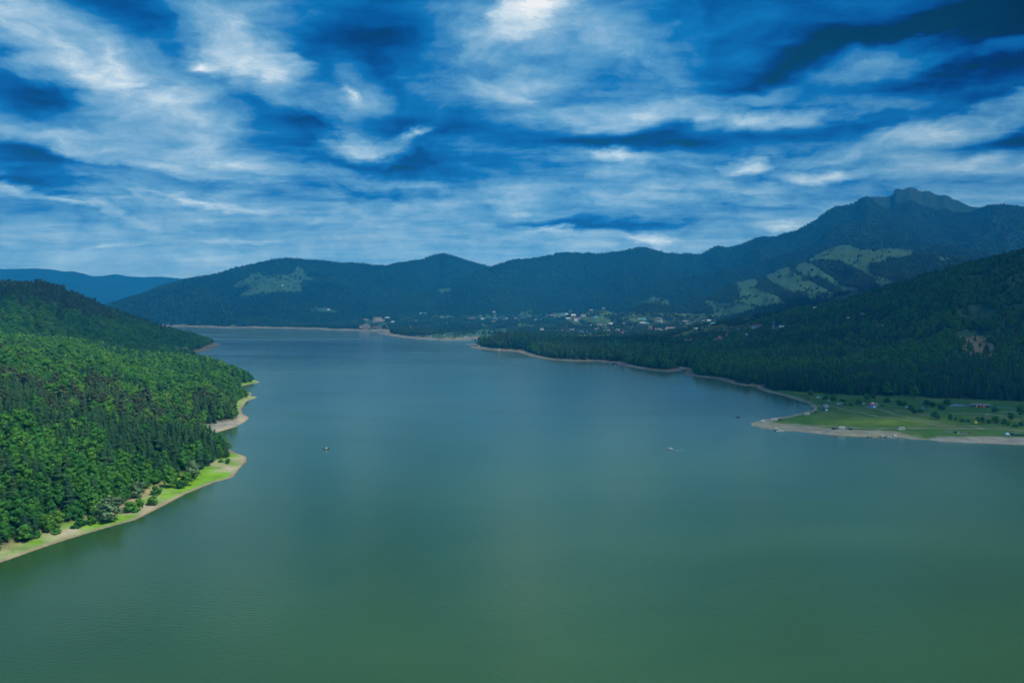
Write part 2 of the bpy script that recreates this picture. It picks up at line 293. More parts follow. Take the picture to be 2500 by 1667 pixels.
def height(x, y, s=None, full=True):
    a = np.arctan2(x, y); r = np.hypot(x, y)
    if s is None: s = sdf(x, y)
    z = np.zeros(x.shape)
    a_w = np.array([ray(p, 760)[0] for p in (900, 1000, 1250, 1700, 2000, 2600)])
    valley = np.interp(a, a_w, (0, .014, .019, .022, .022, .02))
    z += np.clip(r-2700, 0, 3200)*valley
    z += 3.0
    for name, nodes, wf, wb, pw in RIDGES:
        A, R, Zr = [], [], []
        for px, py, rr, th in nodes:
            if name in ('back_ridge', 'rock_peak'): rr = 7800 if rr > 8900 else min(rr, 7000+(rr-7000)*.1)
            aa, tt = ray(px, py); A.append(aa); R.append(rr); Zr.append(max(H+tt*rr-th, .5))
        A = np.array(A)
        if isinstance(wf, (int, float)): wf = [wf]*len(nodes)
        zr = np.interp(a, A, Zr); rr = np.interp(a, A, R); w_ = np.interp(a, A, wf)
        fade = np.clip(1-(A[0]-a)/.035, 0, 1)*np.clip(1-(a-A[-1])/.035, 0, 1)
        # spurs: the front slope is pleated by side valleys
        sp = fbm(a*5200+97*pw, r*.30, 420 if rr.mean() > 4000 else 200, 5, 4)
        t = (r-rr)
        tt = np.where(t < 0, -t/w_, t/wb)
        u = np.clip(1-tt, 0, 1)
        env = np.clip(tt*4, 0, 1)*np.clip(u*3, 0, 1)
        rel = zr*np.power(u, pw)*fade*(1+(1.15 if rr.mean() > 4000 else .75)*sp*env*(t < 0))
        if name == 'rock_peak': rel = rel+env*fbm(x, y, 500, 77, 5, .6)*120*fade
        if name in ('wood_hill', 'back_ridge', 'dark_hill', 'blue_far'): rel = rel+env*fbm(x, y, 900, 31, 5)*90*fade
        k = np.maximum(rr*.004, 1.5)
        d = np.clip(.5+.5*(rel-z)/k, 0, 1)
        z = z*(1-d)+rel*d+k*d*(1-d)*.5
    z += fbm(x, y, 130, 3, 4)*np.interp(r, (300, 1500, 5000), (3.5, 8, 14))*np.clip((s-30)/80, 0, 1)
    slope1 = np.interp(r, (400, 2000, 4500), (.055, .08, .10))
    bw = beachw(x, y, r)
    cap = np.where(s < 0, s*.12, slope1*s)
    cap = cap+np.clip(s-bw, 0, 1e9)*.55
    fs = -sdf(x, y, FLAT) if full else np.full(x.shape, 1e5)
    cap2 = 2.6+np.clip(fs, 0, 1e9)*.35+fbm(x, y, 60, 9, 3)*1.2
    z = np.where(s > 0, np.minimum(np.minimum(z, cap), cap2), cap)
    z = z+np.clip(fbm(x, y, 9, 41, 2)*.5, -1, 1)*np.clip(s/15, 0, 1)*(r < 1600)
    return np.maximum(z, -4)
def beachw(x, y, r):
    b = np.interp(r, (380, 440, 520, 620, 700, 830, 870, 1400, 1500, 2400, 4500), (21, 16, 22, 27, 30, 34, 11, 11, 24, 30, 55))
    b = np.where((x > 0) & (r < 4000), np.interp(r, (1000, 1500, 2300, 3000), (15, 18, 26, 30)), b)
    for c, q, k in ((COVE1, 55, .88), (COVE1B, 45, .85)):
        b = b*(1-k*np.exp(-((x-c[0])**2+(y-c[1])**2)/q**2))
    return b*(1+fbm(x, y, 90, 21, 3)*np.where(r > 1200, .5, .8))
AZ0, AZ1, NA = math.radians(-50), math.radians(50), 1500
R0, R1, NR = 170.0, 17500.0, 720
azs = np.linspace(AZ0, AZ1, NA); rs = np.exp(np.linspace(math.log(R0), math.log(R1), NR))
AA, RR = np.meshgrid(azs, rs, indexing='ij')
XX, YY = RR*np.sin(AA), RR*np.cos(AA)
SS = sdf(XX.ravel(), YY.ravel()).reshape(XX.shape)
SS = SS+fbm(XX, YY, 38, 301, 4)*np.interp(RR, (380, 900, 2000, 5000), (4.5, 6, 10, 16))*np.clip(1-np.abs(SS)/60, 0, 1)
ZZ = height(XX.ravel(), YY.ravel(), SS.ravel()).reshape(XX.shape)
def grid_at(T, x, y):
    a = (np.arctan2(x, y)-AZ0)/(AZ1-AZ0)*(NA-1); r = np.log(np.hypot(x, y)/R0)/math.log(R1/R0)*(NR-1)
    a = np.clip(a, 0, NA-1.001); r = np.clip(r, 0, NR-1.001)
    i, j = a.astype(int), r.astype(int); fa, fr = a-i, r-j
    return (T[i, j]*(1-fr)+T[i, j+1]*fr)*(1-fa)+(T[i+1, j]*(1-fr)+T[i+1, j+1]*fr)*fa
def gz(x, y): return float(grid_at(ZZ, np.array([float(x)]), np.array([float(y)]))[0])
def hit(px, py, lift=0.0):                        # where the photo pixel's sight line meets the ground
    a, t = ray(px, py)
    rr = np.exp(np.linspace(math.log(R0*1.1), math.log(R1*.98), 6000))
    z = grid_at(ZZ, rr*math.sin(a), rr*math.cos(a))
    zz = np.maximum(z, 0.0)+lift
    k = np.argmax(zz >= H+t*rr)
    if zz[k] < H+t*rr[k]: k = len(rr)-1
    r = rr[k]; return (r*math.sin(a), r*math.cos(a), max(float(z[k]), 0.0))
# ---- land cover
CLEAR = [  # meadows and clearings: photo outlines, traced on the ground they cover
 [(570,722),(615,703),(567,703),(576,689),(597,680),(636,667),(662,671),(710,670),(722,649),(746,656),(749,671),(778,680),(737,689),(734,712),(692,713),(648,717),(594,726)],
 [(748,760),(768,752),(800,753),(828,761),(790,763)],
 [(1800,688),(1851,677),(1849,699),(1876,714),(1908,733),(1936,742),(1904,745),(1845,754),(1813,769),(1753,772),(1723,749),(1719,735),(1736,731),(1749,741),(1787,739),(1802,716)],
 [(1868,671),(1887,663),(1915,652),(1930,654),(1961,682),(1993,695),(2032,716),(2028,735),(1990,737),(1970,730),(1970,714),(1940,716),(1919,712),(1887,695),(1872,678)],
 [(1940,646),(1966,638),(2004,656),(2025,675),(2057,699),(2089,703),(2100,714),(2060,716),(2045,704),(2021,688),(1993,673),(1961,674)],
 [(1966,640),(1976,629),(2015,612),(2063,598),(2104,612),(2170,606),(2234,615),(2219,627),(2170,630),(2150,642),(2130,642),(2124,660),(2130,670),(2188,688),(2155,702),(2117,668),(2091,655),(2053,635),(2015,633)],
 [(2290,625),(2325,627),(2328,632),(2300,640)],
 [(2318,773),(2354,758),(2397,754),(2436,765),(2431,780),(2360,777)],[(2450,752),(2500,746),(2500,760),(2460,760)],
 [(2318,828),(2354,824),(2410,826),(2443,859),(2405,868),(2360,860),(2346,854),(2350,844)],
 [(1391,767),(1472,753),(1500,764),(1520,768),(1470,771),(1410,771)],[(1440,781),(1474,773),(1500,783),(1466,791),(1430,786)],
 [(1561,741),(1593,724),(1621,727),(1646,747),(1620,745),(1596,746)],
 [(1380,823),(1412,816),(1470,818),(1530,815),(1540,820),(1466,826),(1400,826)],[(1306,814),(1320,810),(1318,817),(1308,818)],
 [(1700,832),(1770,822),(1775,829),(1730,842),(1705,846)],[(1870,803),(1900,797),(1930,799),(1890,807)],[(1960,783),(2010,777),(2060,784),(1990,787)],
 [(2150,778),(2190,774),(2185,782),(2150,783)],[(2100,858),(2130,872),(2120,885),(2098,880)],[(2050,846),(2145,851),(2150,857),(2055,852)],
 [(1068,706),(1110,703),(1108,714),(1075,716)],[(1060,765),(1078,770),(1085,778),(1070,778)],[(2040,725),(2100,722),(2070,732),(2030,738)],
 [(2415,660),(2440,652),(2445,662),(2425,670)],[(1355,765),(1390,762),(1385,770),(1350,772)],[(1270,761),(1300,758),(1298,766),(1265,768)],
 [(2030,877),(2060,874),(2068,886),(2045,890)],[(885,782),(915,780),(915,800),(882,800)],[(905,790),(950,790),(948,800),(905,800)],
 [(1060,813),(1240,800),(1240,825),(1040,825),(1010,820)],
]
VILLAGE = [(930,790),(1000,772),(1200,768),(1500,762),(1760,766),(1960,790),(1900,822),(1700,850),(1640,830),(1560,800),(1530,824),(1380,824),(1340,812),(1220,802),(1000,806)]
def px_of(x, y):
    return proj(x, y, grid_at(ZZ, x, y))
# classes on the grid vertices
PX, PY = proj(XX, YY, ZZ)
BW = beachw(XX, YY, RR)
CL = np.zeros(XX.shape, bool)
def ragged(x, y, px, py):
    q = np.clip(np.hypot(x, y)/4500, .5, 1.3)
    return px+fbm(x, y, 130*1.0, 401, 4)*22*q, py+fbm(x, y, 130*1.0, 402, 4)*11*q
PXr, PYr = ragged(XX, YY, PX, PY)
CLEAR = [[(p[0], cyc_+(p[1]-cyc_)*(1.9 if p[0] > 2030 and cyc_ > 720 else 1.0)) for p in c] for c in CLEAR for cyc_ in [sum(q[1] for q in c)/len(c)]]
for c in CLEAR: CL |= inpoly(PXr, PYr, c)
# only the patch first met by the sight line counts as that clearing
cm = np.maximum.accumulate((ZZ-H)/RR, axis=1)
VIS = (ZZ-H)/RR >= cm-.0008
CL &= VIS
FIN = inpoly(XX, YY, FLAT)
c_forest = np.array([.022, .040, .016]); c_meadow = np.array([.042, .105, .052]); c_lime = np.array([.170, .360, .020]); c_sand = np.array([.42, .37, .25])
c_mud = np.array([.30, .19, .09]); c_gravel = np.array([.24, .25, .22]); c_camp = np.array([.052, .140, .024]); c_hay = np.array([.30, .24, .12]); c_rock = np.array([.030, .048, .045])
def lerp(a, b, t): return a*(1-t[..., None])+b*t[..., None]
nz1 = fbm(XX, YY, 26, 51, 4); nz2 = fbm(XX, YY, 70, 61, 4); nz3 = fbm(XX, YY, 9, 71, 2); nz4 = fbm(XX, YY, 400, 81, 3)
C = np.broadcast_to(c_forest, XX.shape+(3,)).copy()
C = lerp(C, np.array([.034, .060, .020]), np.clip(nz2*3+.5, 0, 1))
C = lerp(C, c_meadow, CL.astype(float)*np.clip(.9+nz1*.6, 0, 1))
fld = CL & (PX > 1375) & (PX < 1545) & (PY > 812); C[fld] = np.array([.26, .36, .05])
fld = CL & (PX > 2310) & (PX < 2450) & (PY > 820); C[fld] = np.array([.24, .20, .11])
gap = (XX > 0) & (RR > 1350) & (RR < 3400) & (ZZ > 8); C = lerp(C, np.array([.048, .100, .034]), gap*np.clip((fbm(XX, YY, 60, 121, 3)-.09)*14, 0, 1))
C = np.where(((RR > 4200) & ~CL)[..., None], np.array([.014, .044, .024])*(1+nz2[..., None]), C)
vl = inpoly(PX, PY, VILLAGE) & (RR > 2250); C = lerp(C, np.array([.085, .150, .050]), vl*np.clip(.45+nz1*3, 0, 1))
rk = np.clip((ZZ-950)/150, 0, 1)*np.clip(nz2*5+.2, 0, 1)*(RR > 7300); C = lerp(C, c_rock, rk)
leftN = XX < -60
beach = (SS > 0) & (SS < BW+6)
k = np.clip((BW+3-SS)/5, 0, 1)*beach
bc = lerp(np.broadcast_to(c_sand, C.shape), c_gravel, np.clip(nz1*3+.5, 0, 1))
# lime grass on the near left point, bare sand towards its lower end, the spits far up the left bank grassy, the second point sandy
limeamt = np.where(leftN & (RR < 760), np.clip(.62+nz1*4.2+np.interp(RR, (380, 430, 500, 760), (-.35, .2, .42, .45)), 0, 1), 0)
limeamt = np.where(leftN & (RR >= 760) & (RR < 930), np.clip(nz1*2-.25, 0, 1), limeamt)
limeamt = np.where(leftN & (RR >= 930) & (RR < 1600), np.clip(.9+nz1*2, 0, 1), limeamt)
limeamt = np.where(leftN & (RR >= 1600) & (RR < 4000), np.clip(nz1*3-.1, 0, 1)*.7, limeamt)
limeamt = np.where(~leftN & (RR < 4000), np.clip((SS-18)/12+nz1*2, 0, 1)*.6, limeamt)
limeamt = np.where(RR >= 4000, np.clip((SS-30)/20+nz1*3, 0, 1)*.7, limeamt)
limeamt *= np.clip((SS-2)/2.5, 0, 1)
bc = lerp(bc, np.where((RR < 1600)[..., None], c_lime, np.array([.16, .24, .06])), limeamt)
bare = (leftN & (RR < 760)) & (SS > BW*.7)
bc = lerp(bc, np.array([.40, .30, .19]), bare*np.clip(nz2*6+.25, 0, 1)*.8)
bc = bc*np.where((RR > 1500) | ~leftN, .62, 1.0)[..., None]
bc = lerp(bc, c_mud, np.clip((2.6-SS)/2, 0, 1)*.8)
C = lerp(C, bc, k)
# camping meadow
kf = (FIN & (SS > 0)).astype(float)
cc = lerp(np.broadcast_to(c_camp, C.shape), np.array([.20, .32, .03]), np.clip(1-np.abs(PY-1030-nz2*14)/16, 0, 1)*np.clip(1-np.abs(PX-2170)/190, 0, 1)*.9)  # brighter oval: a sunlit patch painted into the grass colour
cc = lerp(cc, np.array([.17, .19, .08]), np.clip(nz1*2.5, 0, 1)*.6)
gb = np.interp(PX, (1800, 1900, 2100, 2180, 2260, 2290, 2600), (30, 22, 30, 24, 6, 16, 36))*(1+nz2*.5)
kb = np.clip((gb-SS)/5, 0, 1)*(PY > 1026)
kb = np.maximum(kb, np.clip((12-SS)/5, 0, 1)*np.clip((1000-PX/2)/30, 0, 1)*.9)
kb = np.maximum(kb, np.clip((5-SS)/3, 0, 1))
cc = lerp(cc, lerp(np.broadcast_to(c_gravel, C.shape), np.array([.27, .28, .17]), np.clip(nz1*3+.3, 0, 1)*.7), kb)
cc = lerp(cc, np.array([.14, .13, .10]), np.clip((1.6-SS)/1.2, 0, 1)*.8)
C = lerp(C, cc, kf)
C = np.where((SS < 0)[..., None], c_mud*.7, C)
C = np.clip(C*(1+nz3[..., None]*.5), .004, .6)
idx = np.arange(NA*NR).reshape(NA, NR)
quads = np.stack([idx[:-1, :-1], idx[:-1, 1:], idx[1:, 1:], idx[1:, :-1]], -1).reshape(-1, 4)[:, ::-1]
keep = (ZZ.ravel()[quads].max(1) > -3.9)
gm = np_mesh('ground', np.stack([XX, YY, ZZ], -1).reshape(-1, 3), quads=quads[keep])
ca = gm.color_attributes.new('cover', 'FLOAT_COLOR', 'POINT')
ca.data.foreach_set('color', np.concatenate([C.reshape(-1, 3), np.ones((NA*NR, 1))], 1).astype(np.float32).ravel())
gm.polygons.foreach_set('use_smooth', np.ones(len(gm.polygons), bool))
m = D.materials.new('ground_cover'); m.use_nodes = True; t = NT(m.node_tree); b = t.n['Principled BSDF']
at = t.new('ShaderNodeAttribute', attribute_name='cover').outputs['Color']; ob = t.new('ShaderNodeTexCoord').outputs['Object']
f1 = t.noise(ob, .9, 5, .7).outputs[0]; f2 = t.noise(ob, .12, 4, .6).outputs[0]
v = t.math('MULTIPLY', t.math('ADD', t.math('MULTIPLY', f1, 1.0), .5), t.math('ADD', t.math('MULTIPLY', f2, .8), .6))
t.l.new(t.mix(1.0, at, t.new('ShaderNodeCombineColor', ins={0: v, 1: v, 2: v}).outputs[0], 'MULTIPLY'), b.inputs['Base Color'])
b.inputs['Roughness'].default_value = .95; b.inputs['Specular IOR Level'].default_value = .1
bu = t.new('ShaderNodeBump', ins={'Height': f1, 'Strength': .5, 'Distance': .6}); t.l.new(bu.outputs[0], b.inputs['Normal'])
go = link('ground', gm, mat=m); tag(go, 'wooded hills, meadows and pale shore banks around the lake', 'ground', kind='structure')
# land beyond the modelled sector and behind the viewer: one low sheet, so that the ground reaches the horizon
bb = MB(); S_ = 17550
bb.add([(-S_, -S_, -6), (S_, -S_, -6), (S_, S_, -6), (-S_, S_, -6)], [(0, 1, 2, 3)])
lb = bb.build('lake_bed', m); tag(lb, 'muddy lake bed under the water', 'lake bed', kind='structure')

# ------------------------------------------------------------------ water
wm = D.materials.new('lake_water'); wm.use_nodes = True; t = NT(wm.node_tree); b = t.n['Principled BSDF']
ob = t.new('ShaderNodeNewGeometry').outputs['Position']
w1 = t.noise(t.new('ShaderNodeMapping', ins={'Vector': ob, 'Scale': (1, 1.7, 1), 'Rotation': (0, 0, .3)}).outputs[0], .35, 5, .6).outputs[0]
w2 = t.noise(ob, .0022, 4, .55, .8).outputs[0]
w3 = t.noise(t.new('ShaderNodeMapping', ins={'Vector': ob, 'Scale': (.35, 1.2, 1)}).outputs[0], .004, 5, .6, 1.0).outputs[0]
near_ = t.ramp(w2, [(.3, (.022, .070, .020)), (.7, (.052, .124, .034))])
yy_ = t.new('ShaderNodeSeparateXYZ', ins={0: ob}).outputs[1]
painted_sheen = t.math('DIVIDE', t.math('SUBTRACT', t.math('ADD', yy_, t.math('MULTIPLY', w2, 500.0)), 650.0), 2200.0, clamp=True)  # paler with distance: sky sheen on the far lake painted into the base colour
t.l.new(t.mix(painted_sheen, near_, (.095, .180, .165)), b.inputs['Base Color'])
t.l.new(t.ramp(w3, [(.36, (.06,)*3), (.50, (.11,)*3), (.64, (.20,)*3)]), b.inputs['Roughness'])
b.inputs['IOR'].default_value = 1.33; b.inputs['Specular IOR Level'].default_value = .5
bu = t.new('ShaderNodeBump', ins={'Height': w1, 'Strength': .45, 'Distance': .25}); t.l.new(bu.outputs[0], b.inputs['Normal'])
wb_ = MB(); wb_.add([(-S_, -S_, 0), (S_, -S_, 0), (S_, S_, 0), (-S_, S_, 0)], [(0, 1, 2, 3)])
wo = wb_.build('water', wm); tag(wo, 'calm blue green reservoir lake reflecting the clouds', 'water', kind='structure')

# ------------------------------------------------------------------ added unseen clouds, set towards the sun to shade both sides of the lake
def cloud(cx, cy, z0, rx, ry, seed):
    g = np.random.default_rng(seed); n1_, n2_ = 64, 24; V = []; Fq = []
    for j in range(n2_+1):
        ph = PI*j/n2_
        for i in range(n1_):
            th = 2*PI*i/n1_; k = 1+.13*math.sin(3*th+seed)+.09*math.sin(7*th+2*seed)+.05*math.sin(13*th+ph*5)
            zz = math.cos(ph)*(300 if ph < PI/2 else 90)*(1+.25*math.sin(5*th+3*ph)*math.sin(ph))
            V.append((cx+rx*k*math.sin(ph)**.7*math.cos(th), cy+ry*k*math.sin(ph)**.7*math.sin(th), z0+zz))
    for j in range(n2_):
        for i in range(n1_): a = j*n1_+i; b_ = j*n1_+(i+1) % n1_; Fq.append((a, b_, b_+n1_, a+n1_))
    me = np_mesh('cloud', V, quads=Fq); me.polygons.foreach_set('use_smooth', np.ones(len(me.polygons), bool)); return me
cmn = D.materials.new('shade_cloud_white'); cmn.use_nodes = True; t = NT(cmn.node_tree); t.n.clear(); thin = t.new('ShaderNodeAttribute', attribute_type='OBJECT', attribute_name='thin').outputs['Fac']
df = t.new('ShaderNodeBsdfDiffuse', ins={'Color': (.85, .87, .9, 1)}); tl = t.new('ShaderNodeBsdfTranslucent', ins={'Color': (.8, .84, .9, 1)})
ms = t.new('ShaderNodeMixShader', ins={0: .5, 1: df.outputs[0], 2: tl.outputs[0]}); mt = t.new('ShaderNodeMixShader', ins={0: thin, 1: ms.outputs[0], 2: t.new('ShaderNodeBsdfTransparent').outputs[0]}); t.new('ShaderNodeOutputMaterial', ins={0: mt.outputs[0]})
CZ = 2600.0
def shade_cloud_over(sx, sy, rx, ry, seed, thin, where):
    k = CZ/SD[2]; o = link('cloud', cloud(sx+SD[0]*k, sy+SD[1]*k, CZ, rx, ry, seed), mat=cmn)
    o['thin'] = thin; tag(o, 'unseen grey white cloud added to shade the '+where, 'cloud', kind='structure')
shade_cloud_over(2300, 2080, 2200, 1600, 3, .40, 'right bank')
shade_cloud_over(-1150, 2130, 900, 640, 5, .68, 'left hills')

# ------------------------------------------------------------------ things: where they stand
def place(px, py): return hit(px, py)
mats = {}
def cmat(name, rgb, rough=.6, **k):
    if name not in mats: mats[name] = pmat(name, rgb, rough, **k)
    return mats[name]
WALLS = {'white': cmat('wall_white', (.78, .78, .74)), 'cream': cmat('wall_cream', (.60, .53, .38)), 'tan': cmat('wall_tan', (.42, .33, .20)), 'grey': cmat('wall_grey', (.36, .38, .38)), 'green': cmat('wall_green', (.42, .62, .52))}
ROOFS = {'white': cmat('roof_white', (.74, .78, .80), .4), 'grey': cmat('roof_grey', (.26, .28, .31), .5), 'red': cmat('roof_red', (.55, .10, .07), .7), 'magenta': cmat('roof_magenta', (.50, .10, .20), .6),
         'mauve': cmat('roof_mauve', (.34, .22, .26), .7), 'teal': cmat('roof_teal', (.08, .48, .50), .5), 'blue': cmat('roof_blue', (.10, .22, .52), .5), 'orange': cmat('roof_orange', (.62, .24, .08), .7), 'dark': cmat('roof_dark', (.10, .07, .08), .6), 'brown': cmat('roof_brown', (.20, .13, .09), .8)}
GLASS = cmat('window_glass', (.03, .05, .07), .15, spec=.5); DOOR = cmat('door_wood', (.13, .07, .04), .6); CHIM = cmat('chimney_brick', (.30, .14, .09), .9); DARKM = cmat('dark_trim', (.03, .03, .035), .5)
# (photo x, photo y of the foot, width in photo px, wall, roof, floors, what it stands by)
HS = [
 (1029,767,8,'white','white',1,'high above the boat shore'),(1038,766,6,'white','teal',1,'high above the boat shore'),(1075,786,7,'white','white',1,'in the trees above the boat shore'),(1083,790,5,'white','grey',1,'in the trees above the boat shore'),(1094,790,6,'white','white',1,'in the trees above the boat shore'),(1093,785,6,'cream','red',1,'in the trees above the boat shore'),(1114,787,5,'grey','grey',1,'in the trees above the boat shore'),
 (1153,780,13,'cream','magenta',1,'above the boat shore'),(1177,780,8,'white','grey',2,'at the left end of the village'),(1185,783,9,'white','white',1,'at the left end of the village'),(1208,779,11,'white','blue',1,'at the left end of the village'),(1206,787,9,'tan','brown',2,'at the left end of the village'),(1222,782,8,'cream','red',1,'at the left end of the village'),(1206,763,6,'white','white',1,'on the slope over the village end'),(1004,800,8,'cream','red',1,'in the wood behind the pier'),(1237,780,7,'grey','grey',2,'at the left end of the village'),
 (1260,779,7,'white','grey',2,'in the left half of the village'),(1269,783,8,'white','mauve',1,'in the left half of the village'),(1276,779,6,'grey','grey',2,'in the left half of the village'),(1289,780,7,'white','white',1,'in the left half of the village'),(1297,782,9,'white','mauve',1,'in the left half of the village'),(1309,782,6,'white','grey',2,'in the left half of the village'),(1319,782,7,'grey','teal',1,'in the left half of the village'),
 (1334,777,11,'white','mauve',1,'in the middle of the village'),(1349,771,12,'white','magenta',1,'in the middle of the village'),(1357,777,8,'white','grey',1,'in the middle of the village'),(1368,775,7,'cream','grey',1,'in the middle of the village'),(1371,770,7,'grey','teal',1,'in the middle of the village'),(1383,768,8,'white','white',1,'at the back of the village'),(1380,773,4,'white','grey',2,'at the back of the village'),(1400,772,11,'white','white',2,'at the back of the village'),(1387,779,10,'white','white',1,'in the middle of the village'),(1409,779,16,'cream','mauve',1,'in the middle of the village'),(1406,783,9,'white','white',1,'in the middle of the village'),(1424,773,12,'white','grey',2,'in the middle of the village'),(1447,777,6,'grey','grey',1,'in the middle of the village'),(1455,776,9,'grey','teal',1,'in the middle of the village'),
 (1473,754,7,'white','mauve',2,'on the bare hilltop over the village'),(1443,758,9,'cream','mauve',1,'on the bare hilltop over the village'),(1392,760,6,'grey','grey',1,'on the slope over the village'),
 (1464,794,11,'white','mauve',1,'beside the dull green field'),(1444,796,5,'white','white',1,'beside the dull green field'),(1478,793,5,'white','grey',1,'beside the dull green field'),(1491,792,9,'white','white',1,'beside the dull green field'),(1417,798,8,'white','grey',1,'beside the dull green field'),(1323,806,8,'white','grey',2,'behind the wooded point'),(1299,817,5,'white','white',1,'behind the wooded point'),(1372,809,7,'cream','orange',1,'behind the wooded point'),(1396,808,9,'white','grey',2,'behind the bright field'),(1387,814,9,'white','mauve',2,'behind the bright field'),(1419,814,9,'white','blue',2,'behind the bright field'),(1430,812,7,'white','blue',1,'behind the bright field'),(1371,822,10,'white','orange',1,'at the left end of the bright field'),(1386,827,8,'white','white',1,'in front of the bright field'),(1401,828,8,'white','orange',1,'in front of the bright field'),(1457,805,9,'grey','mauve',1,'behind the bright field'),(1487,808,8,'white','grey',1,'behind the bright field'),(1492,816,9,'tan','grey',1,'behind the bright field'),
 (1508,808,8,'white','grey',2,'left of the long school'),(1520,808,12,'white','magenta',1,'left of the long school'),(1535,806,8,'cream','orange',1,'left of the long school'),(1508,816,9,'white','blue',1,'left of the long school'),(1518,816,8,'grey','mauve',2,'left of the long school'),(1569,790,11,'white','white',1,'behind the long school'),(1580,790,7,'grey','teal',1,'behind the long school'),(1614,788,5,'white','white',2,'behind the long school'),(1603,785,8,'white','grey',1,'behind the long school'),(1572,781,10,'grey','teal',1,'behind the long school'),(1560,779,8,'white','grey',1,'behind the long school'),(1609,779,10,'cream','grey',1,'behind the long school'),(1523,792,5,'white','grey',2,'behind the long school'),
 (1592,802,14,'white','mauve',2,'behind the long school'),(1586,806,20,'white','magenta',1,'at the left of the long school'),(1607,807,14,'white','mauve',2,'against the long school'),(1620,809,7,'green','grey',2,'in front of the long school'),
 (1673,801,14,'white','white',1,'right of the long school'),(1685,801,8,'white','grey',1,'right of the long school'),(1675,795,4,'white','grey',2,'right of the long school'),(1682,794,4,'white','white',1,'right of the long school'),(1672,786,12,'cream','grey',1,'over the right end of the village'),(1699,804,7,'white','white',1,'right of the long school'),(1689,834,9,'white','orange',2,'in the dark wood above the right shore'),(1674,834,7,'cream','mauve',2,'in the dark wood above the right shore'),(1629,849,8,'white','grey',1,'in the dark wood above the right shore'),
 (1700,847,14,'white','dark',1,'in front of the terraced orchard'),(1754,831,13,'cream','orange',1,'below the red hip roof'),(1757,825,8,'cream','mauve',1,'below the red hip roof'),(1803,808,6,'grey','grey',2,'left of the white villa'),(1833,814,10,'cream','red',1,'below the white villa'),(1847,811,6,'white','mauve',1,'below the white villa'),(1841,804,8,'white','white',1,'below the white villa'),(1822,819,4,'white','white',1,'below the white villa'),
 (1731,784,9,'white','white',1,'over the right end of the village'),(1717,784,7,'cream','grey',1,'over the right end of the village'),(1740,791,10,'grey','teal',1,'over the right end of the village'),(1989,753,7,'cream','white',1,'high on the right hill'),(2071,779,4,'white','white',1,'on the right hill'),(2150,799,11,'white','white',1,'below the pale pylon on the right hill'),(1908,800,10,'white','white',1,'right of the blue water tower'),(1923,801,7,'white','grey',1,'right of the blue water tower'),(2104,770,12,'grey','grey',1,'high on the right hill'),
 (8,699,9,'white','white',1,'on the crest of the far left hill'),(55,828,6,'white','white',1,'at the foot of the far left hill'),(689,698,4,'white','white',1,'on the bare mountain meadow'),(802,757,6,'white','white',1,'in the small clearing above the far shore'),
 (866,787,8,'white','grey',1,'left of the beige lakeside block'),(959,787,7,'white','white',1,'right of the lakeside hotel'),(946,777,9,'white','white',1,'right of the lakeside hotel'),(941,798,9,'tan','brown',1,'by the pier'),(920,800,18,'tan','brown',1,'below the lakeside hotel'),(893,782,11,'cream','mauve',1,'behind the beige lakeside block'),
]
HP = []; KEEPCLEAR = []
for hsp in HS:
    X_, Y_, Z_ = place(hsp[0], hsp[1]); r_ = math.hypot(X_, Y_); wdt = hsp[2]*r_/F
    HP.append((X_, Y_, Z_, wdt, r_)); KEEPCLEAR.append((X_, Y_, wdt*.5+6, 60 if r_ > 2400 else 30))
BIG = {'hotel': place(924, 787), 'block': place(891, 801), 'school': place(1638, 806), 'villa': place(1848, 800), 'redhip': place(1777, 820), 'tower': place(1888, 803), 'lodge': place(2394, 993), 'pylon': place(2140, 796)}
for k_, w_, f_ in (('hotel', 34, 60), ('block', 30, 50), ('school', 32, 40), ('villa', 22, 40), ('redhip', 17, 34), ('tower', 7, 40), ('lodge', 20, 12), ('pylon', 5, 25)):
    KEEPCLEAR.append((BIG[k_][0], BIG[k_][1], w_, f_))
for q in ((2053,846),(2171,856),(2246,857)):
    X_, Y_, Z_ = place(*q); KEEPCLEAR.append((X_, Y_, 6, 22))

